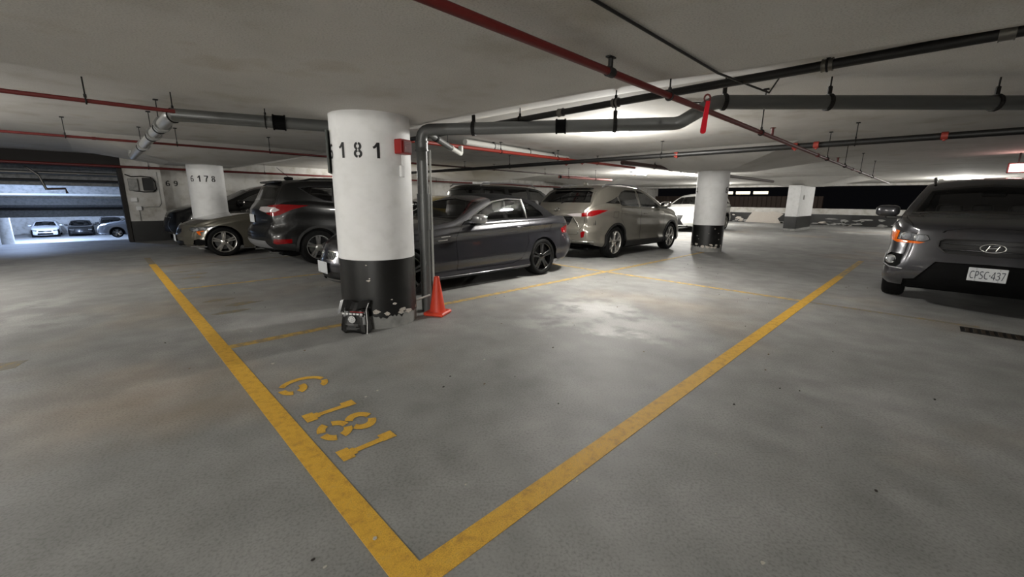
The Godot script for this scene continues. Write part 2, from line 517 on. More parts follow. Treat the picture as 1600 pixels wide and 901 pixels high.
func make_car(sp: Dictionary) -> Node3D:
	var L: float = sp.L
	var car := thing(sp.name, sp.label, sp.cat, sp.pos, sp.turn)
	var T := shell(sp)
	sp["skin"] = T
	var seam := PackedVector3Array()
	var wf: Dictionary = sp.wheels
	# wheel arches
	for ax in [wf.f, wf.r]:
		var q := PackedVector2Array()
		for k in 25: q.append(Vector2(ax, wf.R) + Vector2(cos(PI * k / 24), sin(PI * k / 24)) * wf.arch)
		q.append(Vector2(ax - wf.arch, -.1)); q.append(Vector2(ax + wf.arch, -.1))
		T = cut(T, q, "a", L)[1]
		if sp.has("arch_trim"):
			var w: float = sp.arch_trim
			var g := PackedVector2Array()
			for k in 25: g.append(Vector2(ax, wf.R) + Vector2(cos(PI * k / 24), sin(PI * k / 24)) * (wf.arch + w))
			g.append(Vector2(ax - wf.arch - w, -.1)); g.append(Vector2(ax + wf.arch + w, -.1))
			var r := cut(T, g, "a", L)
			T = r[1]
			for sd in [1, -1]:
				var b := MB.new(); emit(b, r[0], sd, .012)
				obj("wheel_arch_trim", b, M.trim, car)
	# features cut out of the skin
	for c in sp.cuts:
		var o: Dictionary = c[4] if c.size() > 4 else {}
		var poly := pv(c[3])
		var sl: Array = o.get("s", [-9.0, 99.0])
		var r := cut(T, poly, c[2], L, sl[0], sl[1])
		T = r[1]
		var inside: PackedVector3Array = r[0]
		if o.get("gap", false):
			var g := cut(inside, grown(poly, -.006), c[2], L, sl[0], sl[1])
			seam.append_array(g[1]); inside = g[0]
		var edge := PackedVector3Array()
		if o.has("frame"):
			var g := cut(inside, grown(poly, -o.frame), c[2], L, sl[0], sl[1])
			edge = g[1]; inside = g[0]
		var push: float = o.get("push", 0.0)
		for sd in ([0] if o.get("mid", false) else [1, -1]):
			var b := MB.new()
			if sd >= 0: emit(b, inside, 1, push)
			if sd <= 0: emit(b, inside, -1, push)
			var part := obj(c[0], b, M[c[1]] if c[1] != "paint" else sp.paint, car)
			if edge.size():
				var e := MB.new()
				if sd >= 0: emit(e, edge, 1, .002)
				if sd <= 0: emit(e, edge, -1, .002)
				obj(o.get("edge_name", "window_trim"), e, M[o.get("edge", "gloss_black")], part)
			if o.has("back"): # what is seen behind a clear lens
				var e := MB.new()
				if sd >= 0: emit(e, inside, 1, push - .03)
				if sd <= 0: emit(e, inside, -1, push - .03)
				obj("reflector", e, M[o.back], part)
			if o.has("handle") and sd != 0:
				var e := MB.new()
				var h: Array = o.handle
				var zz: float = h[2] * sd
				e.blob(Vector3(-h[0], h[1], zz), Vector3(.095, .016, .022), .6)
				obj("door_handle", e, M[h[3]] if h.size() > 3 else sp.paint, part)
				var w := MB.new()
				w.blob(Vector3(-h[0] + .02, h[1] - .012, zz - .022 * sd), Vector3(.055, .028, .012), .8)
				obj("handle_recess", w, M.gloss_black, part)
	var body := MB.new()
	emit(body, T, 1); emit(body, T, -1)
	obj("body", body, sp.paint, car)
	if seam.size():
		var b := MB.new(); emit(b, seam, 1, -.014); emit(b, seam, -1, -.014)
		obj("panel_gap", b, M.black, car)
	# underside and wheel wells
	var hw: float = sp.hw
	var ub := MB.new()
	ub.box(Vector3(-L / 2, .24, 0), Vector3(L - .5, .06, hw * 2 - .5), .02)
	ub.box(Vector3(-(wf.f + wf.r) / 2, .26, 0), Vector3(wf.r - wf.f - wf.arch * 2 - .02, .1, hw * 2 - .16), .02)
	ub.box(Vector3(-.5, .3, 0), Vector3(.7, .1, hw * 1.2), .02)
	ub.box(Vector3(-L + .5, .34, 0), Vector3(.7, .1, hw * 1.2), .02)
	obj("underbody", ub, M.black, car)
	for ax in [wf.f, wf.r]:
		for sd in [1, -1]:
			var b := MB.new()
			var xf := Transform3D(Basis(Vector3.RIGHT, PI / 2), Vector3(-ax, wf.R, 0))
			var z0 := .48; var z1 := hw - .03
			var arcs := 14
			for k in arcs:
				var p := -.15 + (PI + .3) * k / arcs; var q := -.15 + (PI + .3) * (k + 1) / arcs
				var u: Vector3 = Vector3(cos(p), sin(p), 0) * wf.arch; var w: Vector3 = Vector3(cos(q), sin(q), 0) * wf.arch
				var o := Vector3(-ax, wf.R, 0)
				b.quad(o + u + Vector3(0, 0, z1 * sd), o + w + Vector3(0, 0, z1 * sd), o + w + Vector3(0, 0, z0 * sd), o + u + Vector3(0, 0, z0 * sd))
				b.tri(o + Vector3(0, 0, z0 * sd), o + u + Vector3(0, 0, z0 * sd), o + w + Vector3(0, 0, z0 * sd))
			obj("wheel_well", b, M.black, car)
			var wheel := make_wheel(wf, sp.get("lo", false))
			car.add_child(wheel, true)
			wheel.transform = Transform3D(Basis(Vector3.UP, 0.0 if sd > 0 else PI), Vector3(-ax, wf.R, (hw - .025 - wf.w / 2) * sd))
	cabin(car, sp)
	return car

func cabin(car: Node3D, sp: Dictionary) -> void:
	if not sp.has("cab"): return
	var c: Dictionary = sp.cab # front of dash, back of cabin, belt height
	var hw: float = sp.hw - .13
	var b := MB.new()
	var x0: float = -c.a; var x1: float = -c.b; var y1: float = c.y
	b.box(Vector3((x0 + x1) / 2, .36, 0), Vector3(x0 - x1, .04, hw * 2))
	for sd in [1, -1]:
		b.box(Vector3((x0 + x1) / 2 - .1, (.36 + y1) / 2, hw * sd), Vector3(x0 - x1 - .2, y1 - .36, .04), .015)
	b.box(Vector3(x1, (.36 + y1) / 2, 0), Vector3(.04, y1 - .36, hw * 2))
	b.box(Vector3(x0 + .02, (.36 + y1) / 2 - .04, 0), Vector3(.04, y1 - .40, hw * 2 - .1))
	obj("cabin_lining", b, M.cabin, car)
	b = MB.new()
	b.blob(Vector3(x0 - .26, y1 - .14, 0), Vector3(.28, .16, hw - .05), .45, 16, 8)
	obj("dashboard", b, M.cabin, car)
	for sd in [1, -1]:
		seat(car, Vector3(-c.s1, .42, .37 * sd), c.y)
	if c.has("s2"):
		for sd in [1, 0, -1]: seat(car, Vector3(-c.s2, .42, .42 * sd), c.y - .12, .2)
	b = MB.new()
	var xf := Transform3D(Basis(Vector3.BACK, -PI / 2 + .45), Vector3(x0 - .62, y1 - .08, -.37))
	var pts := []
	for k in 21: pts.append(xf * Vector3(cos(TAU * k / 20) * .18, 0, sin(TAU * k / 20) * .18))
	b.tube(pts, .016, 8, false)
	b.box(Vector3.ZERO, Vector3(.34, .02, .05), .01, xf)
	b.box(Vector3.ZERO, Vector3(.12, .05, .12), .02, xf)
	obj("steering_wheel", b, M.cabin, car)

func seat(car: Node3D, at: Vector3, belt: float, w := .24) -> void:
	var b := MB.new()
	b.blob(at + Vector3(.05, .06, 0), Vector3(.27, .1, w), .5)
	b.blob(at + Vector3(-.25, .34, 0), Vector3(.09, .34, w * .95), .5, 12, 8, Transform3D(Basis(), Vector3.ZERO))
	var s := obj("seat", b, M.seat, car)
	var h := MB.new()
	h.blob(at + Vector3(-.27, maxf(.78, belt - at.y + .13), 0), Vector3(.055, .1, .13), .55)
	h.box(at + Vector3(-.26, .68, 0), Vector3(.02, .12, .1), .005)
	obj("headrest", h, M.seat, s)

var wheel_kinds := {}
func make_wheel(w: Dictionary, lo: bool) -> Node3D:
	var key: String = "%s%.3f" % [w.style, w.R]
	if wheel_kinds.has(key):
		return wheel_kinds[key].duplicate()
	var o := Node3D.new()
	o.name = "wheel"
	var xf := Transform3D(Basis(Vector3.RIGHT, PI / 2), Vector3.ZERO)
	var R: float = w.R; var h: float = w.w / 2; var r: float = w.rim
	var sg := 24 if lo else 48
	var b := MB.new()
	b.lathe([Vector2(r - .005, -h + .02), Vector2(r + .01, -h), Vector2(lerpf(r, R, .6), -h - .004), Vector2(R - .018, -h + .012), Vector2(R - .004, -h + .04), Vector2(R, 0), Vector2(R - .004, h - .04), Vector2(R - .018, h - .012), Vector2(lerpf(r, R, .6), h + .004), Vector2(r + .01, h), Vector2(r - .005, h - .02)], sg, xf)
	if not lo: # tread grooves
		for g in [-.05, 0.0, .05]: b.lathe([Vector2(R - .012, g - .004), Vector2(R + .0015, g - .005), Vector2(R + .0015, g + .005), Vector2(R - .012, g + .004)], sg, xf, false)
	obj("tire", b, M.rubber, o)
	b = MB.new()
	b.lathe([Vector2(r - .03, -h + .02), Vector2(r - .02, h - .06), Vector2(r - .016, h - .022), Vector2(r - .004, h - .012), Vector2(r + .004, h - .014), Vector2(r + .002, h - .03)], sg, xf)
	obj("rim", b, w.m, o)
	b = MB.new()
	b.lathe([Vector2(0, h - .1), Vector2(r * .72, h - .1), Vector2(r * .72, h - .115)], 24, xf, false)
	obj("brake_disc", b, M.disc, o)
	b = MB.new()
	b.lathe([Vector2(r - .03, -h + .05), Vector2(0, -h + .05)], 24, xf, false)
	obj("wheel_back", b, M.black, o)
	b = MB.new()
	b.lathe([Vector2(.075, h - .06), Vector2(.07, h - .028), Vector2(.036, h - .022), Vector2(.034, h - .014), Vector2(0, h - .013)], 20, xf)
	obj("hub_cap", b, w.m, o)
	var zi := h - .03; var zo := h - .022
	var spoke := func(a0: float, r0: float, w0: float, a1: float, r1: float, w1: float) -> MB:
		var m := MB.new()
		var p := Vector2(cos(a0), sin(a0)) * r0; var q := Vector2(cos(a1), sin(a1)) * r1
		var d := (q - p).normalized(); var s := Vector2(-d.y, d.x)
		var F := []
		for e in [[p, w0, zi + .002], [q, w1, zo]]:
			var ctr: Vector2 = e[0]
			var lft: Vector2 = ctr + s * e[1]; var rgt: Vector2 = ctr - s * e[1]
			var l2: Vector2 = ctr + s * (e[1] - .006); var r2: Vector2 = ctr - s * (e[1] - .006)
			F.append([Vector3(rgt.x, rgt.y, e[2] - .04), Vector3(rgt.x, rgt.y, e[2] - .008), Vector3(r2.x, r2.y, e[2]), Vector3(l2.x, l2.y, e[2]), Vector3(lft.x, lft.y, e[2] - .008), Vector3(lft.x, lft.y, e[2] - .04)])
		for k in 5: m.quad(F[0][k], F[1][k], F[1][k + 1], F[0][k + 1])
		return m
	var n: int = w.get("n", 5)
	var list := []
	for k in n:
		var a := TAU * k / n + PI / 2
		match w.style:
			"double":
				var g := .13
				list.append(spoke.call(a - .22, .06, .02, a - g, r - .012, .021))
				list.append(spoke.call(a + .22, .06, .02, a + g, r - .012, .021))
			"fork":
				list.append(spoke.call(a, .05, .026, a, r * .55, .022))
				list.append(spoke.call(a, r * .5, .018, a - .24, r - .012, .02))
				list.append(spoke.call(a, r * .5, .018, a + .24, r - .012, .02))
			_:
				list.append(spoke.call(a, .05, .04, a, r - .012, .03))
	if lo:
		var all := MB.new()
		for m in list:
			all.v.append_array(m.v); all.n.append_array(m.n)
		obj("spokes", all, w.m, o)
	else:
		for m in list: obj("spoke", m, w.m, o)
	wheel_kinds[key] = o
	return o.duplicate()

func mirror(car: Node3D, at: Vector3, paint: Material, size := 1.0) -> void:
	for sd in [1, -1]:
		var p := Vector3(at.x, at.y, at.z * sd)
		var b := MB.new()
		b.blob(p, Vector3(.075, .07, .115) * size, .62, 16, 10)
		var o := obj("door_mirror", b, paint, car)
		b = MB.new()
		b.blob(p + Vector3(-.055, 0, 0) * size, Vector3(.03, .055, .1) * size, .5)
		obj("mirror_glass", b, M.chrome, o)
		b = MB.new()
		b.box(p + Vector3(.0, -.075, -.09 * sd) * size, Vector3(.09, .03, .2) * size, .012)
		obj("mirror_foot", b, M.gloss_black, o)

func skin(sp: Dictionary, pj: String, u: float, v: float) -> Array:
	# the point of the car's skin seen at (u, v) in that projection, and its normal
	var g := Vector2(u, v)
	var T: PackedVector3Array = sp.skin
	var best := []
	for i in range(0, T.size(), 6):
		var a := flat2(pj, T[i], sp.L); var b := flat2(pj, T[i + 1], sp.L); var c := flat2(pj, T[i + 2], sp.L)
		var ar := (b - a).cross(c - a)
		if absf(ar) < 1e-8: continue
		var wb := (g - a).cross(c - a) / ar; var wc := (b - a).cross(g - a) / ar
		if wb < -1e-4 or wc < -1e-4 or wb + wc > 1.0001: continue
		var n := (T[i + 3] * (1 - wb - wc) + T[i + 4] * wb + T[i + 5] * wc).normalized()
		if pj == "f" and n.x < .1: continue
		if pj == "r" and n.x > -.1: continue
		if pj == "df" and T[i].x < -1.6: continue
		if pj == "dr" and T[i].x > 1.6 - sp.L: continue
		if pj == "s" and n.z < .2: continue
		best = [T[i] * (1 - wb - wc) + T[i + 1] * wb + T[i + 2] * wc, n]
	if best.is_empty():
		print("no skin at ", pj, g, sp.label)
		return [Vector3.ZERO, Vector3.RIGHT]
	return best

func plate_part(car: Node3D, sp: Dictionary, y: float, face: float, words := "") -> void:
	# a licence plate on the nose (face 1) or the tail (face -1)
	var x: float = skin(sp, "f" if face > 0 else "r", .02, y)[0].x + .004 * face
	var xf := Transform3D(Basis(Vector3.UP, PI / 2 * face), Vector3(x, y, 0))
	var b := MB.new()
	b.box(Vector3(0, 0, .004), Vector3(.305, .155, .008), .004, xf)
	var p := obj("license_plate", b, M.plate, car)
	b = MB.new()
	b.box(Vector3(0, 0, -.012), Vector3(.32, .12, .028), .004, xf)
	obj("plate_holder", b, M.black, car)
	if words: text_part("plate_lettering", words, .09, M.plate_ink, p, xf * Transform3D(Basis(), Vector3(0, -.006, .008)), .53, false)
	for k in 4:
		var e := MB.new()
		e.blob(xf * Vector3((-.09 if k % 2 else .09), (-.064 if k < 2 else .064), .009), Vector3(.006, .006, .006), 1.0, 8, 6)
		obj("bolt", e, M.chrome, p)

func lamp_bowl(car: Node3D, sp: Dictionary, called: String, u: float, v: float, r: float, pj := "df", sink := .03, rim: Material = null) -> void:
	# a round projector sunk behind the lens: chrome ring and a clear domed lens
	var h := skin(sp, pj, u, v)
	for sd in [1, -1]:
		var d: Vector3 = (h[1] * .5 + Vector3(.8, 0, 0)).normalized()
		var p: Vector3 = h[0] - h[1] * sink
		p.z *= sd; d.z *= sd
		var xf := Transform3D(Basis(Quaternion(Vector3.UP, d)), p)
		var b := MB.new()
		b.lathe([Vector2(r * 1.15, -.03), Vector2(r * 1.15, .008), Vector2(r, .014), Vector2(r * .9, .004), Vector2(r * .3, -.02), Vector2(0, -.022)], 24, xf)
		var o := obj(called, b, rim if rim else M.chrome, car)
		b = MB.new()
		b.lathe([Vector2(r * .85, .002), Vector2(r * .6, .016), Vector2(r * .3, .022), Vector2(0, .024)], 24, xf)
		obj("lens", b, M.lens, o)

func skin_bar(car: Node3D, sp: Dictionary, called: String, pj: String, pts: Array, r: float, m: Material, lift := 0.0, both := true) -> void:
	# a thin bead that follows the skin
	var q := []
	for k in range(0, pts.size(), 2):
		var h := skin(sp, pj, pts[k], pts[k + 1])
		q.append(h[0] + h[1] * lift)
	bar_part(car, called, q, r, m, both)

func bar_part(car: Node3D, called: String, pts: Array, r: float, m: Material, both := true) -> void:
	for sd in ([1, -1] if both else [1]):
		var q := []
		for p in pts: q.append(Vector3(p.x, p.y, p.z * sd))
		var b := MB.new()
		b.tube(q, r, 8)
		obj(called, b, m, car)
# ---------------------------------------------------------------- car models
func paint(c: Color, metal := .55, rough := .34) -> StandardMaterial3D:
	return mat(c, rough, metal, 1.0)

func fleet() -> void:
	var alloy := mat(Color(.72, .72, .72), .28, .9)
	var alloy_dark := mat(Color(.07, .07, .075), .25, .6, 1.0)
	var alloy_bright := mat(Color(.82, .81, .79), .22, .9)
	# grey convertible beside the numbered column
	var coupe := {
		"name": "convertible_car", "label": "dark grey two-door convertible with black soft top beside the numbered 181 pillar", "cat": "car", "pos": Vector3(2.13, 0, -5.63), "turn": PI,
		"L": 4.33, "hw": .887, "paint": paint(Color(.19, .19, .21), .6, .3),
		"top": [[0, .70], [.15, .77], [.5, .86], [1.0, .935], [1.38, .985], [1.5, 1.01], [1.85, 1.19], [2.2, 1.345], [2.5, 1.40], [2.8, 1.405], [3.05, 1.375], [3.3, 1.29], [3.5, 1.175], [3.66, 1.07], [3.75, 1.035], [4.0, 1.03], [4.22, 1.0], [4.33, .955]],
		"belt": [[0, .665], [.5, .80], [1.0, .875], [1.5, .92], [2.2, .945], [3.0, .965], [3.7, .985], [4.1, .975], [4.33, .91]],
		"sh": [[0, .61], [.5, .74], [1.0, .815], [1.5, .86], [2.2, .885], [3.0, .915], [3.6, .935], [4.1, .93], [4.33, .86]],
		"W": [[0, .60], [.1, .69], [.25, .775], [.5, .84], [.9, .87], [1.6, .862], [2.4, .858], [3.2, .882], [3.6, .885], [4.0, .845], [4.2, .77], [4.33, .69]],
		"bot": [[0, .2], [.4, .17], [.9, .17], [3.4, .18], [4.0, .22], [4.33, .28]],
		"side": [[0, 0], [.05, .018], [.075, .012], [.115, -.014], [.2, -.03], [.45, -.014], [.66, .004], [.82, -.022], [.9, .012], [.95, .014], [1, -.04]],
		"fr": [[0, 0], [.12, .035], [.4, .085], [.55, .11], [.7, .10], [.85, .10], [1, .02]],
		"re": [[0, 0], [.06, .02], [.3, .02], [.38, .07], [.6, .11], [.8, .09], [1, .0]],
		"bowf": .26, "bowr": .16, "kr": .86, "tum": .42,
		"wheels": {"f": .66, "r": 3.34, "R": .322, "w": .24, "rim": .24, "arch": .352, "style": "double", "n": 5, "m": alloy_dark},
		"cab": {"a": 1.35, "b": 3.6, "y": .9, "s1": 2.45, "s2": 3.25},
		"cuts": [
			["windshield", "glass", "f", [-.1, 1.015, .745, .985, .625, 1.27, -.1, 1.335], {"s": [1.3, 2.4], "mid": true, "frame": .02, "push": -.004}],
			["side_window", "glass_side", "s", [1.68, .985, 1.98, 1.14, 2.30, 1.275, 2.62, 1.322, 2.93, 1.312, 2.93, 1.0, 2.4, .985], {"frame": .018, "push": -.008}],
			["quarter_window", "glass_side", "s", [2.955, 1.0, 2.955, 1.30, 3.15, 1.225, 3.32, 1.11, 3.40, 1.015], {"frame": .018, "push": -.008, "edge": "soft_top"}],
			["rear_window", "glass_dark", "r", [-.1, 1.14, .46, 1.14, .44, 1.27, -.1, 1.29], {"s": [3.1, 3.7], "mid": true, "frame": .02}],
			["soft_top", "soft_top", "n", [2.27, 1.27, 2.27, 1.6, 4.0, 1.6, 4.0, 1.06, 3.72, 1.035, 3.40, 1.0, 2.94, .995], {"mid": true, "s": [2.2, 3.78]}],
			["headlight", "cover", "df", [.44, .60, .55, .555, .95, .60, 1.02, .675, .80, .665, .50, .648], {"s": [0, 1.0], "back": "chrome_dark", "frame": .008, "edge_name": "headlight_trim"}],
			["kidney_grille", "grille", "f", [.035, .50, .22, .49, .285, .545, .25, .615, .05, .625], {"frame": .016, "edge": "chrome", "edge_name": "grille_frame", "push": -.012}],
			["air_intake", "black", "f", [.46, .235, .74, .26, .74, .38, .60, .40, .50, .36], {"s": [-.3, .5], "push": -.03}],
			["lower_grille", "grille", "f", [-.1, .23, .40, .23, .36, .35, -.1, .36], {"mid": true, "push": -.02}],
			["tail_light", "tail", "dr", [.40, .80, .47, .715, .90, .72, .93, .80, .80, .86, .48, .875], {"s": [3.5, 9]}],
			["rear_diffuser", "black", "r", [-.1, .2, .6, .2, .55, .38, -.1, .4], {"mid": true, "s": [3.9, 9]}],
			["door", "paint", "s", [1.47, .28, 1.47, .83, 1.66, .99, 1.8, .975, 2.9, .985, 2.97, .98, 2.97, .6, 2.8, .33, 2.6, .28], {"gap": true, "handle": [2.74, .86, .868]}],
			["fuel_cap", "paint", "s", [3.35, .76, 3.52, .76, 3.52, .9, 3.35, .9], {"gap": true}],
			["hood", "paint", "t", [.1, -.1, .1, .3, .22, .55, .55, .68, 1.1, .73, 1.36, .73, 1.42, -.1], {"mid": true, "gap": true}],
			["trunk_lid", "paint", "t", [3.78, -.1, 3.78, .66, 4.2, .60, 4.27, -.1], {"mid": true, "gap": true}],
		]}
	var c := make_car(coupe)
	mirror(c, Vector3(-1.80, 1.02, .96), mat(Color(.62, .62, .62), .3, .6, .8))
	plate_part(c, coupe, .40, 1.0)
	plate_part(c, coupe, .62, -1.0)
	lamp_bowl(c, coupe, "headlight_bowl", .62, .61, .042)
	lamp_bowl(c, coupe, "headlight_bowl", .76, .625, .04)
	skin_bar(c, coupe, "headlight_strip", "df", [.58, .575, .8, .60, .96, .63], .006, M.silver, .0)
	skin_bar(c, coupe, "intake_trim", "f", [.50, .375, .60, .40, .70, .385], .008, M.silver, .004)
	skin_bar(c, coupe, "sill_trim", "s", [1.06, .215, 1.6, .21, 2.3, .21, 2.95, .22], .012, coupe.paint)
	bar_part(c, "antenna", [Vector3(-3.98, 1.02, .0), Vector3(-4.02, 1.13, .0)], .008, M.gloss_black, false)
	skin_bar(c, coupe, "window_post", "s", [2.944, .995, 2.944, 1.15, 2.944, 1.31], .010, M.chrome)
	for k in 2: skin_bar(c, coupe, "fender_vent", "s", [1.18 - k * .03, .78 - k * .05, 1.34 - k * .03, .785 - k * .05], .007, M.chrome)
	for i in 6: skin_bar(c, coupe, "grille_bar", "f", [.065 + i * .034, .515, .065 + i * .034, .60], .004, M.gloss_black, -.008)

	# silver-beige crossover with its tail towards the camera
	var rx := {
		"name": "crossover_car", "label": "silver-beige crossover with wrap-around red tail lights, parked tail-first behind the grey convertible", "cat": "car", "pos": Vector3(12.17, 0, -6.05), "turn": 0.0,
		"L": 4.80, "hw": .945, "paint": paint(Color(.50, .485, .45), .6, .3),
		"top": [[0, .86], [.2, .97], [.6, 1.08], [1.15, 1.165], [1.3, 1.20], [1.7, 1.40], [2.1, 1.585], [2.5, 1.67], [3.0, 1.695], [3.6, 1.68], [4.0, 1.63], [4.2, 1.575], [4.34, 1.49], [4.5, 1.36], [4.62, 1.25], [4.7, 1.18], [4.8, 1.09]],
		"belt": [[0, .80], [.5, .94], [1.2, 1.06], [2.2, 1.12], [3.0, 1.16], [3.8, 1.21], [4.2, 1.225], [4.6, 1.17], [4.8, 1.05]],
		"sh": [[0, .72], [.5, .87], [1.2, .98], [2.2, 1.03], [3.0, 1.07], [3.8, 1.12], [4.3, 1.12], [4.8, 1.0]],
		"W": [[0, .64], [.12, .77], [.3, .87], [.6, .92], [1.0, .94], [2.0, .925], [3.0, .925], [3.7, .945], [4.2, .915], [4.55, .85], [4.7, .79], [4.8, .73]],
		"bot": [[0, .26], [.4, .22], [1.0, .23], [3.8, .24], [4.4, .30], [4.8, .36]],
		"side": [[0, 0], [.08, .006], [.2, -.008], [.38, .004], [.55, .0], [.7, -.018], [.82, .008], [.92, .01], [1, -.05]],
		"fr": [[0, 0], [.2, .05], [.5, .1], [.8, .11], [1, .0]],
		"re": [[0, 0], [.15, .02], [.38, .0], [.46, .03], [.56, .10], [.75, .10], [.9, .06], [1, -.03]],
		"bowf": .26, "bowr": .17, "kr": .87, "tum": .40,
		"wheels": {"f": .97, "r": 3.76, "R": .365, "w": .235, "rim": .262, "arch": .40, "style": "fork", "n": 5, "m": alloy_bright},
		"arch_trim": .05,
		"cab": {"a": 1.2, "b": 4.5, "y": 1.0, "s1": 2.5, "s2": 3.5},
		"cuts": [
			["windshield", "glass", "f", [-.1, 1.2, .76, 1.17, .62, 1.50, -.1, 1.565], {"s": [1.1, 2.3], "mid": true, "frame": .025}],
			["rear_window", "glass_dark", "r", [-.1, 1.255, .70, 1.255, .60, 1.48, .5, 1.51, -.1, 1.53], {"s": [4.05, 4.8], "mid": true, "frame": .03}],
			["side_window", "glass_side", "s", [1.55, 1.135, 1.9, 1.335, 2.3, 1.50, 2.62, 1.55, 2.62, 1.165], {"frame": .02, "push": -.006}],
			["side_window", "glass_dark", "s", [2.70, 1.17, 2.70, 1.555, 3.2, 1.55, 3.42, 1.50, 3.62, 1.40, 3.58, 1.215, 3.50, 1.19], {"frame": .02, "push": -.006}],
			["quarter_window", "glass_dark", "s", [3.61, 1.235, 3.66, 1.40, 3.92, 1.315, 4.18, 1.25, 3.9, 1.24], {"frame": .014, "push": -.006}],
			["tail_light", "tail", "dr", [.50, .955, .72, .965, .90, 1.015, 1.12, 1.095, .88, 1.105, .64, 1.07, .50, 1.03], {"s": [3.6, 9]}],
			["tail_light_lens", "clear_lens", "dr", [.20, 1.0, .32, .955, .50, .955, .50, 1.03, .36, 1.025], {"s": [3.6, 9]}],
			["license_recess", "chrome_dark", "r", [-.1, .95, .42, .945, .32, .76, -.1, .76], {"mid": true, "s": [4.4, 9], "push": -.015}],
			["rear_reflector", "tail", "r", [.66, .50, .72, .52, .74, .64, .70, .65, .65, .62], {"s": [4.2, 9]}],
			["rear_skirt", "trim", "r", [-.1, .2, .8, .2, .78, .40, .6, .38, -.1, .38], {"mid": true, "s": [4.2, 9]}],
			["headlight", "cover", "df", [.50, .78, .60, .71, 1.05, .78, 1.15, .88, .80, .86], {"s": [0, 1.1], "back": "chrome_dark"}],
			["spindle_grille", "grille", "f", [-.1, .30, .46, .30, .34, .52, .40, .74, -.1, .76], {"mid": true, "frame": .02, "edge": "chrome", "edge_name": "grille_frame"}],
			["sill_trim", "trim", "s", [1.42, .2, 1.42, .36, 3.3, .38, 3.3, .2], {}],
			["front_door", "paint", "s", [1.43, .365, 1.43, .98, 1.5, 1.10, 2.66, 1.15, 2.66, .38, 2.5, .37], {"gap": true, "handle": [2.46, 1.0, .935]}],
			["rear_door", "paint", "s", [2.68, .385, 2.68, 1.15, 3.5, 1.17, 3.62, 1.17, 3.60, .88, 3.42, .72, 3.33, .55, 3.31, .385], {"gap": true, "handle": [3.45, 1.03, .945]}],
			["fuel_cap", "paint", "s", [3.74, .92, 3.92, .92, 3.92, 1.06, 3.74, 1.06], {"gap": true}],
			["tailgate", "paint", "r", [-.1, .56, .58, .57, .64, .70, .68, .90, .73, 1.22, .64, 1.51, -.1, 1.56], {"mid": true, "gap": true, "s": [4.05, 9]}],
			["hood", "paint", "t", [.1, -.1, .1, .35, .25, .62, .6, .78, 1.15, .82, 1.15, -.1], {"mid": true, "gap": true}],
		]}
	c = make_car(rx)
	mirror(c, Vector3(-1.60, 1.22, 1.03), rx.paint, 1.1)
	plate_part(c, rx, .86, -1.0)
	var b := MB.new()
	b.box(Vector3(-4.25, 1.565, 0), Vector3(.16, .03, 1.08), .013)
	obj("roof_spoiler", b, M.gloss_black, c)
	b = MB.new()
	b.blob(Vector3(-3.75, 1.69, 0), Vector3(.08, .05, .025), .9)
	obj("antenna_fin", b, rx.paint, c)
	bar_part(c, "roof_rail", [Vector3(-2.3, 1.61, .60), Vector3(-2.45, 1.66, .60), Vector3(-3.2, 1.685, .60), Vector3(-3.8, 1.66, .60), Vector3(-3.95, 1.60, .60)], .014, M.silver)
	skin_bar(c, rx, "tailgate_bead", "r", [.0, .955, .2, .955, .42, .955, .56, .76, .60, .62], .010, M.chrome, .004)
	skin_bar(c, rx, "bumper_trim", "dr", [.30, .44, .45, .43, .60, .425, .78, .42], .012, M.chrome, .006)
	skin_bar(c, rx, "wiper_arm", "r", [.0, 1.23, .08, 1.27, .34, 1.29], .008, M.black, .008, false)
	var em := skin(rx, "r", .01, 1.10)
	ring_emblem(c, Transform3D(Basis(Vector3.UP, -PI / 2) * Basis(Vector3.RIGHT, -.5), Vector3(em[0].x - .004, 1.10, 0)), .065, .045, [[Vector2(-.01, .035), Vector2(-.02, -.015), Vector2(.04, -.015)]])
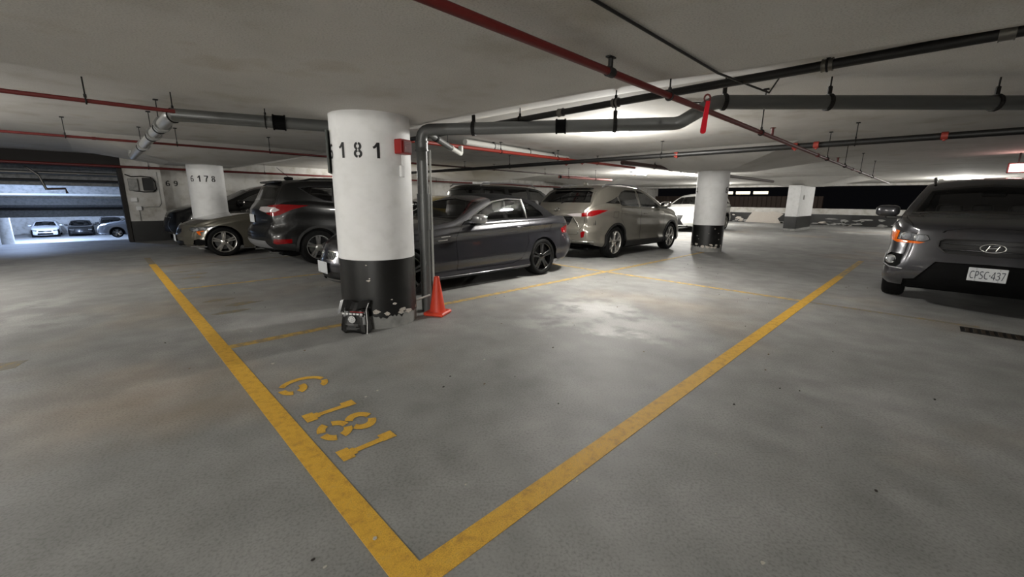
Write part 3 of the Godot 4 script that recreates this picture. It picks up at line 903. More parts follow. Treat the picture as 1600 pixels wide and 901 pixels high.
	# black crossover
	var esc := {
		"name": "crossover_car", "label": "black crossover with red and clear tail lights and silver bumper insert", "cat": "car", "pos": Vector3(6.56, 0, -9.38), "turn": 0.0,
		"L": 4.42, "hw": .92, "paint": mat(Color(.012, .012, .013), .35, .1, .6),
		"top": [[0, .86], [.15, .95], [.5, 1.04], [1.0, 1.11], [1.12, 1.15], [1.5, 1.38], [1.9, 1.57], [2.3, 1.66], [2.9, 1.685], [3.5, 1.665], [3.95, 1.62], [4.08, 1.58], [4.16, 1.47], [4.25, 1.31], [4.32, 1.20], [4.38, 1.14], [4.42, 1.08]],
		"belt": [[0, .80], [.5, .93], [1.1, 1.05], [2.2, 1.11], [3.2, 1.18], [3.8, 1.225], [4.2, 1.20], [4.42, 1.05]],
		"sh": [[0, .70], [.5, .86], [1.1, .97], [2.2, 1.03], [3.2, 1.09], [3.9, 1.13], [4.42, 1.0]],
		"W": [[0, .64], [.12, .76], [.3, .85], [.6, .90], [1.0, .915], [2.0, .90], [3.0, .90], [3.5, .92], [3.9, .90], [4.2, .84], [4.34, .78], [4.42, .73]],
		"bot": [[0, .24], [.5, .22], [3.6, .24], [4.1, .30], [4.42, .33]],
		"side": [[0, 0], [.1, .006], [.25, -.004], [.45, .006], [.65, -.012], [.8, .0], [.92, .012], [1, -.05]],
		"fr": [[0, 0], [.2, .05], [.5, .1], [.8, .11], [1, .0]],
		"re": [[0, 0], [.2, .02], [.4, .015], [.5, .08], [.72, .10], [.85, .08], [1, -.03]],
		"bowf": .26, "bowr": .16, "kr": .87, "tum": .36,
		"wheels": {"f": .86, "r": 3.54, "R": .345, "w": .235, "rim": .235, "arch": .38, "style": "double", "n": 5, "m": alloy},
		"arch_trim": .05,
		"cab": {"a": 1.05, "b": 4.15, "y": 1.0, "s1": 2.3, "s2": 3.2},
		"cuts": [
			["windshield", "glass", "f", [-.1, 1.16, .74, 1.12, .62, 1.49, -.1, 1.555], {"s": [.9, 2.1], "mid": true, "frame": .025}],
			["rear_window", "glass_dark", "r", [-.1, 1.25, .69, 1.24, .60, 1.50, -.1, 1.54], {"s": [3.9, 4.5], "mid": true, "frame": .03}],
			["side_window", "glass_side", "s", [1.42, 1.12, 1.82, 1.36, 2.12, 1.50, 2.35, 1.53, 2.35, 1.15], {"frame": .02, "push": -.006}],
			["side_window", "glass_dark", "s", [2.44, 1.155, 2.42, 1.545, 3.05, 1.54, 3.12, 1.20, 3.08, 1.19], {"frame": .02, "push": -.006}],
			["quarter_window", "glass_dark", "s", [3.2, 1.21, 3.15, 1.535, 3.6, 1.52, 3.82, 1.49, 3.60, 1.33, 3.38, 1.235], {"frame": .02, "push": -.006, "edge": "chrome_dark"}],
			["tail_light_lens", "clear_lens", "dr", [.26, 1.06, .44, 1.02, .66, 1.035, .74, 1.07, .66, 1.115, .46, 1.13, .28, 1.125], {"s": [3.4, 9]}],
			["tail_light", "tail", "dr", [.46, 1.0, .48, 1.15, .78, 1.175, 1.16, 1.155, .94, 1.08, .74, .98, .62, .955], {"s": [3.4, 9]}],
			["bumper_insert", "silver", "r", [-.1, .36, .66, .36, .60, .50, -.1, .52], {"mid": true, "s": [3.9, 9], "push": .006}],
			["rear_reflector", "tail", "dr", [.62, .46, .68, .44, .90, .455, .90, .53, .64, .54], {"s": [3.9, 9]}],
			["lower_cladding", "trim", "s", [1.28, .1, 1.28, .34, 3.1, .36, 3.1, .1], {}],
			["rear_cladding", "trim", "n", [3.98, .1, 3.98, .44, 4.8, .44, 4.8, .1], {"mid": true}],
			["front_door", "paint", "s", [1.26, .35, 1.26, .98, 1.32, 1.08, 2.39, 1.08, 2.39, .36], {"gap": true, "handle": [2.2, .96, .92]}],
			["rear_door", "paint", "s", [2.41, .365, 2.41, 1.08, 3.16, 1.1, 3.16, .7, 3.08, .5, 3.08, .365], {"gap": true, "handle": [3.02, 1.0, .925]}],
			["tailgate", "paint", "r", [-.1, .56, .62, .58, .66, .80, .72, 1.08, .74, 1.23, .63, 1.52, -.1, 1.58], {"mid": true, "gap": true, "s": [3.9, 9]}],
			["headlight", "cover", "df", [.50, .80, .60, .73, 1.05, .82, 1.1, .9, .80, .87], {"s": [0, 1.0], "back": "chrome_dark"}],
			["front_grille", "grille", "f", [-.1, .5, .5, .52, .5, .7, -.1, .72], {"mid": true}],
		]}
	c = make_car(esc)
	mirror(c, Vector3(-1.45, 1.17, 1.0), esc.paint, 1.1)
	plate_part(c, esc, .90, -1.0)
	b = MB.new()
	b.box(Vector3(-4.06, 1.592, 0), Vector3(.14, .04, 1.0), .018)
	obj("roof_spoiler", b, esc.paint, c)
	b = MB.new()
	b.blob(Vector3(-3.72, 1.675, 0), Vector3(.09, .035, .04), .7)
	obj("antenna_base", b, M.black, c)
	bar_part(c, "antenna", [Vector3(-3.70, 1.69, 0), Vector3(-3.92, 1.88, 0)], .005, M.black, false)
	bar_part(c, "roof_rail", [Vector3(-1.95, 1.56, .58), Vector3(-2.2, 1.65, .60), Vector3(-2.9, 1.685, .60), Vector3(-3.5, 1.66, .59), Vector3(-3.7, 1.61, .58)], .016, M.gloss_black)
	bar_part(c, "exhaust_pipe", [Vector3(-4.1, .27, .5), Vector3(-4.34, .27, .5)], .035, M.chrome)
	skin_bar(c, esc, "badge", "r", [.42, .88, .60, .88], .007, M.chrome, .003, false)
	# olive-grey sedan, nose to the aisle
	var sedan := {
		"name": "sedan_car", "label": "olive-grey sedan with five double-spoke wheels and orange side marker, nose towards the aisle", "cat": "car", "pos": Vector3(1.24, 0, -11.90), "turn": PI,
		"L": 4.52, "hw": .905, "paint": paint(Color(.36, .345, .305), .5),
		"top": [[0, .68], [.15, .75], [.5, .85], [1.0, .93], [1.4, .98], [1.5, 1.0], [1.9, 1.22], [2.25, 1.38], [2.6, 1.43], [3.0, 1.425], [3.4, 1.35], [3.75, 1.20], [4.0, 1.09], [4.3, 1.06], [4.45, 1.03], [4.52, .98]],
		"belt": [[0, .645], [.5, .80], [1.0, .88], [1.5, .92], [2.4, .95], [3.4, .98], [4.0, 1.0], [4.3, .98], [4.52, .93]],
		"sh": [[0, .59], [.5, .74], [1.0, .82], [1.5, .86], [2.4, .88], [3.4, .91], [4.2, .93], [4.52, .87]],
		"W": [[0, .60], [.1, .69], [.25, .78], [.5, .85], [.9, .89], [1.6, .885], [2.4, .88], [3.4, .90], [3.9, .88], [4.25, .80], [4.42, .72], [4.52, .66]],
		"bot": [[0, .2], [.4, .17], [.9, .17], [3.6, .18], [4.2, .22], [4.52, .28]],
		"side": [[0, 0], [.06, .012], [.12, .002], [.3, -.014], [.5, -.004], [.68, .006], [.82, -.014], [.9, .012], [.95, .014], [1, -.04]],
		"fr": [[0, 0], [.12, .035], [.4, .085], [.55, .11], [.7, .10], [.85, .10], [1, .02]],
		"re": [[0, 0], [.06, .02], [.3, .02], [.38, .07], [.6, .11], [.8, .09], [1, .0]],
		"bowf": .26, "bowr": .16, "kr": .86, "tum": .42,
		"wheels": {"f": .66, "r": 3.47, "R": .325, "w": .23, "rim": .232, "arch": .352, "style": "double", "n": 5, "m": alloy_bright},
		"cab": {"a": 1.35, "b": 3.8, "y": .9, "s1": 2.45},
		"cuts": [
			["windshield", "glass", "f", [-.1, 1.015, .70, .985, .575, 1.31, -.1, 1.37], {"s": [1.3, 2.5], "mid": true, "frame": .02}],
			["rear_window", "glass_dark", "r", [-.1, 1.12, .6, 1.1, .52, 1.31, -.1, 1.34], {"s": [3.2, 4.1], "mid": true, "frame": .02}],
			["side_window", "glass_side", "s", [1.80, .985, 2.3, 1.27, 2.62, 1.335, 2.62, .985], {"frame": .018, "push": -.006}],
			["side_window", "glass_side", "s", [2.70, .985, 2.70, 1.335, 3.0, 1.335, 3.4, 1.24, 3.66, 1.1, 3.6, 1.03, 3.3, 1.0], {"frame": .018, "push": -.006}],
			["headlight", "cover", "df", [.40, .60, .50, .545, .95, .60, 1.05, .68, .80, .665, .46, .64], {"s": [0, 1.0], "back": "chrome", "frame": .008, "edge_name": "headlight_trim"}],
			["kidney_grille", "grille", "f", [.03, .49, .20, .48, .28, .54, .25, .61, .05, .615], {"frame": .018, "edge": "chrome", "edge_name": "grille_frame", "push": -.012}],
			["air_intake", "black", "df", [.50, .25, .86, .27, .86, .36, .66, .40, .54, .37], {"s": [-.3, .6], "push": -.03}],
			["lower_grille", "grille", "f", [-.1, .23, .40, .23, .36, .35, -.1, .36], {"mid": true, "push": -.02}],
			["side_marker", "amber", "s", [.235, .49, .275, .47, .262, .545, .33, .56, .33, .59, .20, .575], {}],
			["tail_light", "tail", "dr", [.40, .80, .47, .715, .90, .72, .93, .80, .80, .86, .48, .875], {"s": [3.7, 9]}],
			["front_door", "paint", "s", [1.45, .28, 1.45, .84, 1.66, .98, 2.66, .975, 2.66, .28], {"gap": true, "handle": [2.48, .84, .882]}],
			["rear_door", "paint", "s", [2.68, .28, 2.68, .975, 3.4, .98, 3.4, .7, 3.1, .45, 3.06, .28], {"gap": true, "handle": [3.34, .86, .892]}],
			["hood", "paint", "t", [.1, -.1, .1, .3, .22, .55, .55, .70, 1.1, .75, 1.36, .75, 1.42, -.1], {"mid": true, "gap": true}],
			["trunk_lid", "paint", "t", [4.02, -.1, 4.02, .66, 4.4, .60, 4.46, -.1], {"mid": true, "gap": true}],
		]}
	c = make_car(sedan)
	mirror(c, Vector3(-1.85, 1.0, .98), sedan.paint)
	plate_part(c, sedan, .40, 1.0)
	plate_part(c, sedan, .62, -1.0)
	lamp_bowl(c, sedan, "headlight_bowl", .58, .60, .042)
	lamp_bowl(c, sedan, "headlight_bowl", .74, .615, .04)
	skin_bar(c, sedan, "bumper_trim", "df", [.40, .225, .6, .225, .8, .23], .010, M.silver, .004)
	ring_emblem(c, Transform3D(Basis(Vector3.UP, PI / 2) * Basis(Vector3.RIGHT, -.7), Vector3(-.02, .69, 0)), .035, .035, [])
	# dark grey crossover facing the camera
	var sf := {
		"name": "crossover_car", "label": "dark grey crossover with amber headlight corners and white front plate CPSC 437", "cat": "car", "pos": Vector3(7.30, 0, .50), "turn": PI,
		"L": 4.55, "hw": .945, "paint": paint(Color(.22, .22, .235), .5, .3),
		"top": [[0, .98], [.12, 1.05], [.4, 1.11], [.9, 1.16], [1.08, 1.19], [1.5, 1.39], [1.9, 1.58], [2.2, 1.66], [2.8, 1.70], [3.5, 1.69], [4.1, 1.64], [4.28, 1.56], [4.4, 1.3], [4.48, 1.1], [4.55, 1.0]],
		"belt": [[0, .92], [.4, 1.03], [1.0, 1.08], [2.2, 1.09], [3.4, 1.10], [4.2, 1.12], [4.55, .97]],
		"sh": [[0, .82], [.4, .94], [1.0, 1.0], [2.2, 1.01], [3.4, 1.02], [4.2, 1.04], [4.55, .93]],
		"W": [[0, .72], [.08, .81], [.22, .88], [.5, .925], [1.0, .94], [2.2, .93], [3.4, .94], [4.1, .91], [4.4, .84], [4.55, .76]],
		"bot": [[0, .25], [.5, .24], [3.6, .24], [4.55, .35]],
		"side": [[0, 0], [.1, .006], [.25, -.006], [.45, .004], [.65, -.008], [.8, .0], [.92, .012], [1, -.05]],
		"fr": [[0, 0], [.1, .02], [.3, .05], [.45, .085], [.6, .11], [.75, .12], [.88, .09], [1, .02]],
		"re": [[0, 0], [.2, .02], [.4, .015], [.5, .08], [.72, .10], [.85, .08], [1, -.03]],
		"bowf": .20, "bowr": .16, "kr": .87, "tum": .36,
		"wheels": {"f": .86, "r": 3.56, "R": .36, "w": .235, "rim": .235, "arch": .395, "style": "single", "n": 6, "m": alloy},
		"cab": {"a": 1.0, "b": 4.3, "y": 1.02, "s1": 2.15, "s2": 3.1},
		"cuts": [
			["windshield", "glass", "f", [-.1, 1.19, .78, 1.15, .64, 1.52, -.1, 1.585], {"s": [.9, 2.3], "mid": true, "frame": .03}],
			["rear_window", "glass_side", "r", [-.1, 1.15, .70, 1.15, .62, 1.50, -.1, 1.54], {"s": [4.0, 4.6], "mid": true, "frame": .03}],
			["side_window", "glass_side", "s", [1.40, 1.10, 1.80, 1.39, 2.08, 1.53, 2.4, 1.56, 2.4, 1.10], {"frame": .02, "push": -.006}],
			["side_window", "glass_dark", "s", [2.48, 1.10, 2.48, 1.57, 3.2, 1.56, 3.28, 1.12], {"frame": .02, "push": -.006}],
			["quarter_window", "glass_dark", "s", [3.36, 1.14, 3.3, 1.55, 3.9, 1.52, 4.0, 1.3, 3.6, 1.16], {"frame": .02, "push": -.006}],
			["indicator", "amber", "df", [.80, .835, .985, .87, 1.0, .97, .80, .945], {"s": [0, 1.0]}],
			["headlight", "cover", "df", [.42, .855, .48, .825, .80, .835, .80, .945, .74, .94, .46, .915], {"s": [0, 1.0], "back": "chrome_dark", "frame": .008, "edge_name": "headlight_trim"}],
			["indicator_strip", "amber", "df", [.46, .825, .51, .80, .78, .798, .985, .845, .985, .866, .80, .834, .48, .8245], {"s": [0, 1.0]}],
			["grille_mouth", "grille", "f", [-.1, .70, .38, .71, .45, .78, .45, .86, .40, .89, -.1, .90], {"mid": true, "frame": .014, "edge": "chrome_dark", "edge_name": "grille_frame", "push": -.02}],
			["air_dam", "black", "f", [-.1, .1, .72, .1, .70, .34, .60, .36, .44, .60, -.1, .62], {"mid": true, "push": -.012}],
			["fog_light_recess", "black", "df", [.60, .53, .66, .47, .95, .49, .94, .60, .80, .66, .64, .65], {"s": [-.2, .7], "push": -.02}],
			["front_door", "paint", "s", [1.28, .35, 1.28, 1.0, 1.32, 1.09, 2.43, 1.09, 2.43, .36], {"gap": true, "handle": [2.25, .97, .945]}],
			["rear_door", "paint", "s", [2.45, .365, 2.45, 1.09, 3.3, 1.1, 3.26, .75, 3.12, .5, 3.1, .365], {"gap": true, "handle": [3.1, 1.0, .945]}],
			["hood", "paint", "t", [.06, -.1, .06, .5, .18, .70, .5, .79, 1.05, .83, 1.05, -.1], {"mid": true, "gap": true}],
		]}
	c = make_car(sf)
	mirror(c, Vector3(-1.42, 1.19, 1.06), sf.paint, 1.25)
	plate_part(c, sf, .50, 1.0, "CPSC\u00b7437")
	lamp_bowl(c, sf, "headlight_bowl", .70, .89, .055, "df", .035)
	lamp_bowl(c, sf, "headlight_bowl", .535, .875, .055, "df", .035)
	lamp_bowl(c, sf, "fog_light", .76, .575, .05, "df", .01)
	skin_bar(c, sf, "fog_light_trim", "df", [.95, .64, .93, .56, .88, .505, .72, .475, .56, .47], .009, M.silver, .004)
	for k in 2: skin_bar(c, sf, "grille_bar", "f", [.0, .76 + k * .07, .2, .76 + k * .07, .41, .76 + k * .07], .008, M.chrome_dark, .0)
	var hm := skin(sf, "f", .01, .80)
	ring_emblem(c, Transform3D(Basis(Vector3.UP, PI / 2), Vector3(hm[0].x + .006, .80, 0)), .10, .048, [[Vector2(-.05, -.03), Vector2(-.025, .03)], [Vector2(.025, -.03), Vector2(.05, .03)], [Vector2(-.035, -.004), Vector2(.035, .004)]])
	b = MB.new()
	b.box(Vector3(-1.62, 1.43, 0), Vector3(.03, .06, .24), .015)
	obj("rear_view_mirror", b, M.black, c)
	bar_part(c, "roof_rail", [Vector3(-1.95, 1.58, .60), Vector3(-2.2, 1.69, .62), Vector3(-2.9, 1.725, .62), Vector3(-3.6, 1.70, .61), Vector3(-3.8, 1.63, .6)], .018, M.gloss_black)
	# cars seen only in part behind those
	var van := sf.duplicate(true)
	van.merge({"name": "sport_utility_vehicle", "label": "black boxy sport utility vehicle with pale roof rails behind the convertible's soft top", "pos": Vector3(11.6, 0, -9.35), "turn": 0.0, "paint": paint(Color(.045, .047, .05), .3), "lo": true, "tum": .2,
		"top": [[0, .92], [.12, .99], [.4, 1.05], [1.1, 1.12], [1.3, 1.18], [1.75, 1.52], [1.95, 1.64], [2.3, 1.71], [3.0, 1.735], [4.2, 1.71], [4.42, 1.6], [4.5, 1.1], [4.55, 1.0]]}, true)
	van.cuts = [
		["windshield", "glass", "f", [-.1, 1.2, .78, 1.13, .70, 1.54, -.1, 1.6], {"s": [.9, 2.3], "mid": true, "frame": .03}],
		["side_window", "glass_dark", "s", [1.62, 1.12, 1.95, 1.46, 2.1, 1.56, 2.5, 1.6, 2.5, 1.12], {"frame": .02}],
		["side_window", "glass_dark", "s", [2.6, 1.12, 2.6, 1.6, 3.35, 1.6, 3.35, 1.14], {"frame": .02}],
		["quarter_window", "glass_dark", "s", [3.48, 1.15, 3.48, 1.6, 4.2, 1.58, 4.25, 1.18], {"frame": .02}],
		["rear_window", "glass_dark", "r", [-.1, 1.15, .74, 1.15, .7, 1.55, -.1, 1.58], {"s": [4.0, 4.6], "mid": true}],
		["headlight", "chrome", "df", [.46, .765, .52, .735, .99, .75, .99, .86, .50, .83], {"s": [0, 1.0]}]]
	c = make_car(van)
	mirror(c, Vector3(-1.55, 1.16, 1.05), M.chrome, 1.2)
	bar_part(c, "roof_rail", [Vector3(-2.1, 1.66, .66), Vector3(-2.25, 1.74, .66), Vector3(-3.2, 1.755, .66), Vector3(-4.15, 1.73, .66), Vector3(-4.25, 1.66, .66)], .02, M.silver)
	var low_cuts := [
		["windshield", "glass", "f", [-.1, 1.015, .70, .985, .575, 1.31, -.1, 1.37], {"s": [1.3, 2.5], "mid": true, "frame": .02}],
		["rear_window", "glass_dark", "r", [-.1, 1.12, .6, 1.1, .52, 1.31, -.1, 1.34], {"s": [3.2, 4.1], "mid": true, "frame": .02}],
		["side_window", "glass_dark", "s", [1.80, .985, 2.3, 1.27, 2.62, 1.335, 2.62, .985], {"frame": .018}],
		["side_window", "glass_dark", "s", [2.70, .985, 2.70, 1.335, 3.0, 1.335, 3.4, 1.24, 3.66, 1.1, 3.6, 1.03, 3.3, 1.0], {"frame": .018}],
		["headlight", "chrome", "df", [.40, .60, .50, .545, .95, .60, 1.05, .68, .80, .665, .46, .64], {"s": [0, 1.0]}],
		["lower_grille", "grille", "f", [-.1, .23, .50, .23, .46, .40, -.1, .42], {"mid": true}],
		["front_grille", "grille", "f", [-.1, .48, .4, .49, .42, .60, -.1, .61], {"mid": true}],
		["tail_light", "tail", "dr", [.40, .80, .47, .715, .90, .72, .93, .80, .80, .86, .48, .875], {"s": [3.7, 9]}]]
	for q in [
		["yellow sedan roof showing between the grey drain pipe and the black sport utility vehicle", Vector3(11.4, 0, -12.4), 0.0, Color(.62, .52, .03), .05],
		["white sedan parked against the far white wall at the foot of the ramp", Vector3(-3.75, -2.43, -56.5), -PI / 2, Color(.85, .86, .87), .05],
		["black sedan beside the white sedan at the foot of the ramp", Vector3(-1.45, -2.43, -56.5), -PI / 2, Color(.03, .03, .033), .2]]:
		var d := sedan.duplicate(true)
		d.merge({"label": q[0], "pos": q[1], "turn": q[2], "paint": paint(q[3], q[4]), "lo": true, "cuts": low_cuts}, true)
		c = make_car(d)
		mirror(c, Vector3(-1.85, 1.0, .98), d.paint)
	for q in [
		["white crossover with a large dark grille half hidden behind the far round pillar", Vector3(18.0, 0, -8.15), PI, Color(.86, .86, .85), .05],
		["black crossover parked behind the round pillar numbered 178, only hood and windshield showing", Vector3(1.35, 0, -15.3), PI, Color(.02, .02, .022), .2],
		["black crossover at the foot of the ramp, next to the black sedan", Vector3(.75, -2.43, -56.5), -PI / 2, Color(.03, .03, .033), .2],
		["silver-white crossover side-on at the ramp by the door jamb", Vector3(-.2, -1.75, -44.0), PI, Color(.6, .62, .66), .3]]:
		var d := rx.duplicate(true)
		d.merge({"label": q[0], "pos": q[1], "turn": q[2], "paint": paint(q[3], q[4]), "lo": true}, true)
		d.cuts = rx.cuts.slice(0, 6) + [rx.cuts[11], ["spindle_grille", "grille", "f", [-.1, .30, .46, .30, .34, .52, .40, .74, -.1, .76], {"mid": true}]]
		c = make_car(d)
		mirror(c, Vector3(-1.62, 1.14, 1.03), d.paint, 1.1)

func ring_emblem(car: Node3D, xf: Transform3D, rx: float, ry: float, bars: Array) -> void:
	var b := MB.new()
	var pts := []
	for k in 29: pts.append(xf * Vector3(cos(TAU * k / 28) * rx, sin(TAU * k / 28) * ry, .004))
	b.tube(pts, .007, 6, false)
	for q in bars:
		var p := []
		for g in q: p.append(xf * Vector3(g.x, g.y, .005))
		b.tube(p, .007, 6)
	obj("emblem", b, M.chrome, car)

# ---------------------------------------------------------------- the place
func _ready() -> void:
	# camera
	var cam := Camera3D.new()
	cam.fov = rad_to_deg(2.0 * atan(450.5 / 645.4))
	cam.near = 0.05
	cam.far = 200.0
	cam.position = Vector3(0, 1.29, 0)
	cam.rotation = Vector3(deg_to_rad(-12.05), deg_to_rad(-44.627), deg_to_rad(0.575))
	cam.current = true
	add_child(cam)
	# night outside, no sun; the light is the garage's lamps, a few of them added
	var we := WorldEnvironment.new()
	var env := Environment.new()
	env.background_mode = Environment.BG_COLOR
	env.background_color = Color(.010, .010, .012)
	env.ambient_light_source = Environment.AMBIENT_SOURCE_DISABLED
	env.tonemap_mode = Environment.TONE_MAPPER_LINEAR
	env.tonemap_exposure = 2.95
	env.sdfgi_enabled = true
	env.ssao_enabled = true
	env.ssil_enabled = true
	we.environment = env
	add_child(we)
	materials()
	structure()
	lamps()
	place()
	fleet()

func materials() -> void:
	M.black = mat(Color(.022, .022, .024), .8)
	M.black.metallic_specular = .25
	M.gloss_black = mat(Color(.03, .03, .032), .12, 0.0, .6)
	M.trim = mat(Color(.09, .09, .088), .6)
	M.rubber = mat(Color(.04, .04, .04), .8)
	M.rubber.metallic_specular = .3
	M.disc = mat(Color(.4, .4, .4), .4, .8)
	M.chrome = mat(Color(.85, .85, .85), .08, 1.0)
	M.chrome_dark = mat(Color(.35, .35, .36), .2, .9)
	M.lens = glass(Color(.9, .92, .95), .25)
	M.glass = glass(Color(.02, .025, .025), .25)
	M.glass_side = glass(Color(.012, .014, .014), .62)
	M.cover = glass(Color(.85, .87, .9), .10)
	M.glass.metallic_specular = .33
	M.glass_side.metallic_specular = .2
	M.glass_dark = glass(Color(.008, .008, .01), .82)
	M.tail = mat(Color(.46, .02, .04), .12, 0.0, .8)
	M.soft_top = mat(Color(.055, .055, .058), .95)
	M.soft_top.metallic_specular = .2
	M.grille = mat(Color(.03, .03, .03), .4)
	M.plate = mat(Color(.78, .79, .80), .5)
	M.plate_ink = mat(Color(.08, .10, .16), .6)
	M.cabin = mat(Color(.06, .06, .065), .8)
	M.seat = mat(Color(.09, .085, .08), .7)
	M.clear_lens = mat(Color(.75, .72, .72), .12, .3, .8)
	M.silver = mat(Color(.6, .6, .61), .4, .6)
	M.amber = mat(Color(.85, .38, .03), .12, 0.0, .8)
	var grain := noise_tex(5, .12, 4, [[0.0, grey(.74)], [.45, grey(.93)], [1.0, Color.WHITE]])
	var grain_soft := noise_tex(6, .10, 4, [[0.0, grey(.78)], [.4, grey(.94)], [1.0, Color.WHITE]])
	M.floor = triplanar(mat(Color.WHITE, .62), floor_texture(), 20.0, grain, 2.2)
	M.ceiling = triplanar(mat(Color.WHITE, .9), noise_tex(11, .006, 5, [[0.0, Color(.74, .72, .68)], [.35, Color(.83, .82, .80)], [.7, Color(.86, .85, .83)], [1.0, Color(.79, .765, .72)]]), 9.0, grain_soft, 1.4)
	M.white = triplanar(mat(Color.WHITE, .6), noise_tex(21, .01, 4, [[0.0, Color(.83, .83, .825)], [.5, Color(.88, .88, .88)], [1.0, Color(.90, .90, .90)]]), 2.5)
	M.white_wall = triplanar(mat(Color.WHITE, .75), noise_tex(22, .008, 5, [[0.0, Color(.60, .58, .54)], [.4, Color(.72, .71, .69)], [1.0, Color(.78, .78, .77)]]), 4.0)
	M.black_paint = triplanar(mat(Color.WHITE, .38), noise_tex(23, .02, 4, [[0.0, Color(.05, .05, .05)], [.7, Color(.065, .065, .066)], [.86, Color(.10, .10, .10)], [1.0, Color(.2, .2, .2)]]), 1.5)
	M.concrete = triplanar(mat(Color.WHITE, .85), noise_tex(24, .012, 5, [[0.0, Color(.44, .44, .43)], [.5, Color(.55, .55, .54)], [1.0, Color(.62, .61, .59)]]), 2.0)
	M.peel = triplanar(mat(Color.WHITE, .8), noise_tex(25, .05, 4, [[0.0, Color(.42, .28, .18)], [.35, Color(.60, .52, .44)], [.5, Color(.80, .79, .77)], [1.0, Color(.85, .85, .84)]]), .6)
	M.dark_concrete = mat(Color(.16, .15, .145), .9)
	M.ink = mat(Color(.035, .035, .04), .6)
	M.yellow = triplanar(mat(Color.WHITE, .65), noise_tex(31, .02, 5, [[0.0, Color(.74, .57, .24)], [.3, Color(.87, .67, .23)], [.6, Color(.93, .73, .24)], [1.0, Color(.87, .69, .31)]]), 1.6, grain, 1.0)
	M.yellow_worn = triplanar(mat(Color.WHITE, .65), noise_tex(32, .016, 5, [[0.0, Color(.60, .56, .48)], [.42, Color(.66, .58, .42)], [.55, Color(.80, .66, .36)], [1.0, Color(.86, .71, .36)]]), 1.8, grain, 1.0)
	M.yellow_faint = triplanar(mat(Color.WHITE, .65), noise_tex(33, .016, 5, [[0.0, Color(.50, .49, .47)], [.5, Color(.53, .50, .44)], [.65, Color(.60, .53, .37)], [1.0, Color(.64, .54, .34)]]), 1.6, grain, 1.0)
	M.red_pipe = mat(Color(.35, .085, .075), .5)
	M.red_bright = mat(Color(.52, .17, .13), .5)
	M.black_pipe = mat(Color(.055, .052, .05), .5)
	M.grey_pipe = mat(Color(.36, .365, .36), .38)
	M.white_pipe = mat(Color(.72, .72, .70), .4)
	M.steel = mat(Color(.45, .44, .42), .4, .8)
	M.iron = mat(Color(.09, .085, .08), .6, .3)
	M.brown_pipe = mat(Color(.24, .15, .13), .5)
	M.orange = mat(Color(.85, .27, .17), .5)
	M.wood = mat(Color(.2, .15, .12), .8)

func floor_texture() -> ImageTexture:
	# 20 m of stained concrete at 2 cm a pixel: clouds, sweeping streaks, pale worn patches, a painted light pool, rusty and oily stains
	var n := 1024
	var nz := []
	for q in [[1, .006, 5], [2, .02, 4], [3, .011, 5], [4, .05, 3]]:
		var f := FastNoiseLite.new()
		f.seed = q[0]; f.frequency = q[1]; f.fractal_octaves = q[2]; f.noise_type = FastNoiseLite.TYPE_SIMPLEX_SMOOTH
		f.domain_warp_enabled = q[0] == 3
		f.domain_warp_amplitude = 40.0
		var im := f.get_seamless_image(n, n, false, false, .12)
		im.convert(Image.FORMAT_L8)
		nz.append(im.get_data())
	var out := PackedByteArray()
	out.resize(n * n * 3)
	var a: PackedByteArray = nz[0]; var b: PackedByteArray = nz[1]; var c: PackedByteArray = nz[2]; var d: PackedByteArray = nz[3]
	var k := 0
	for y in n:
		for x in n:
			var i := y * n + x
			var g := 148.0 + (a[i] - 128) * .09 + (b[i] - 128) * .07 + (d[i] - 128) * .10
			var st := c[i] - 150
			if st > 0: g += st * .16
			var rust := 0.0
			var r := b[(i * 3) % (n * n)] if false else a[(i + 300 * n) % (n * n)]
			if r > 165: rust = (r - 165) * .12
			out[k] = clampi(int(g + rust * 1.0), 0, 255)
			out[k + 1] = clampi(int(g), 0, 255)
			out[k + 2] = clampi(int(g - 2.0 - rust), 0, 255)
			k += 3
	# pale scuffed patches in the empty stall; last one paints the aisle's light pool
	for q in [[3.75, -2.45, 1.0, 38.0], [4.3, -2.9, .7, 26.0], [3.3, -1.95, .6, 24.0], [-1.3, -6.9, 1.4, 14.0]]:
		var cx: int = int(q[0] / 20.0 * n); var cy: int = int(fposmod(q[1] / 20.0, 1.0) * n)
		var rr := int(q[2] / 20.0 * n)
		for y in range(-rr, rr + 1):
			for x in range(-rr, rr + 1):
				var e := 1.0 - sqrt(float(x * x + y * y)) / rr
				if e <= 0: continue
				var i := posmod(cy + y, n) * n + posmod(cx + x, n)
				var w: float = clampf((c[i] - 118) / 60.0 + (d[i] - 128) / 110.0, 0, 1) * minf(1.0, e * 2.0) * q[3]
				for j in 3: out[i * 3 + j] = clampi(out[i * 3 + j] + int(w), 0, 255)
	return ImageTexture.create_from_image(Image.create_from_data(n, n, false, Image.FORMAT_RGB8, out))

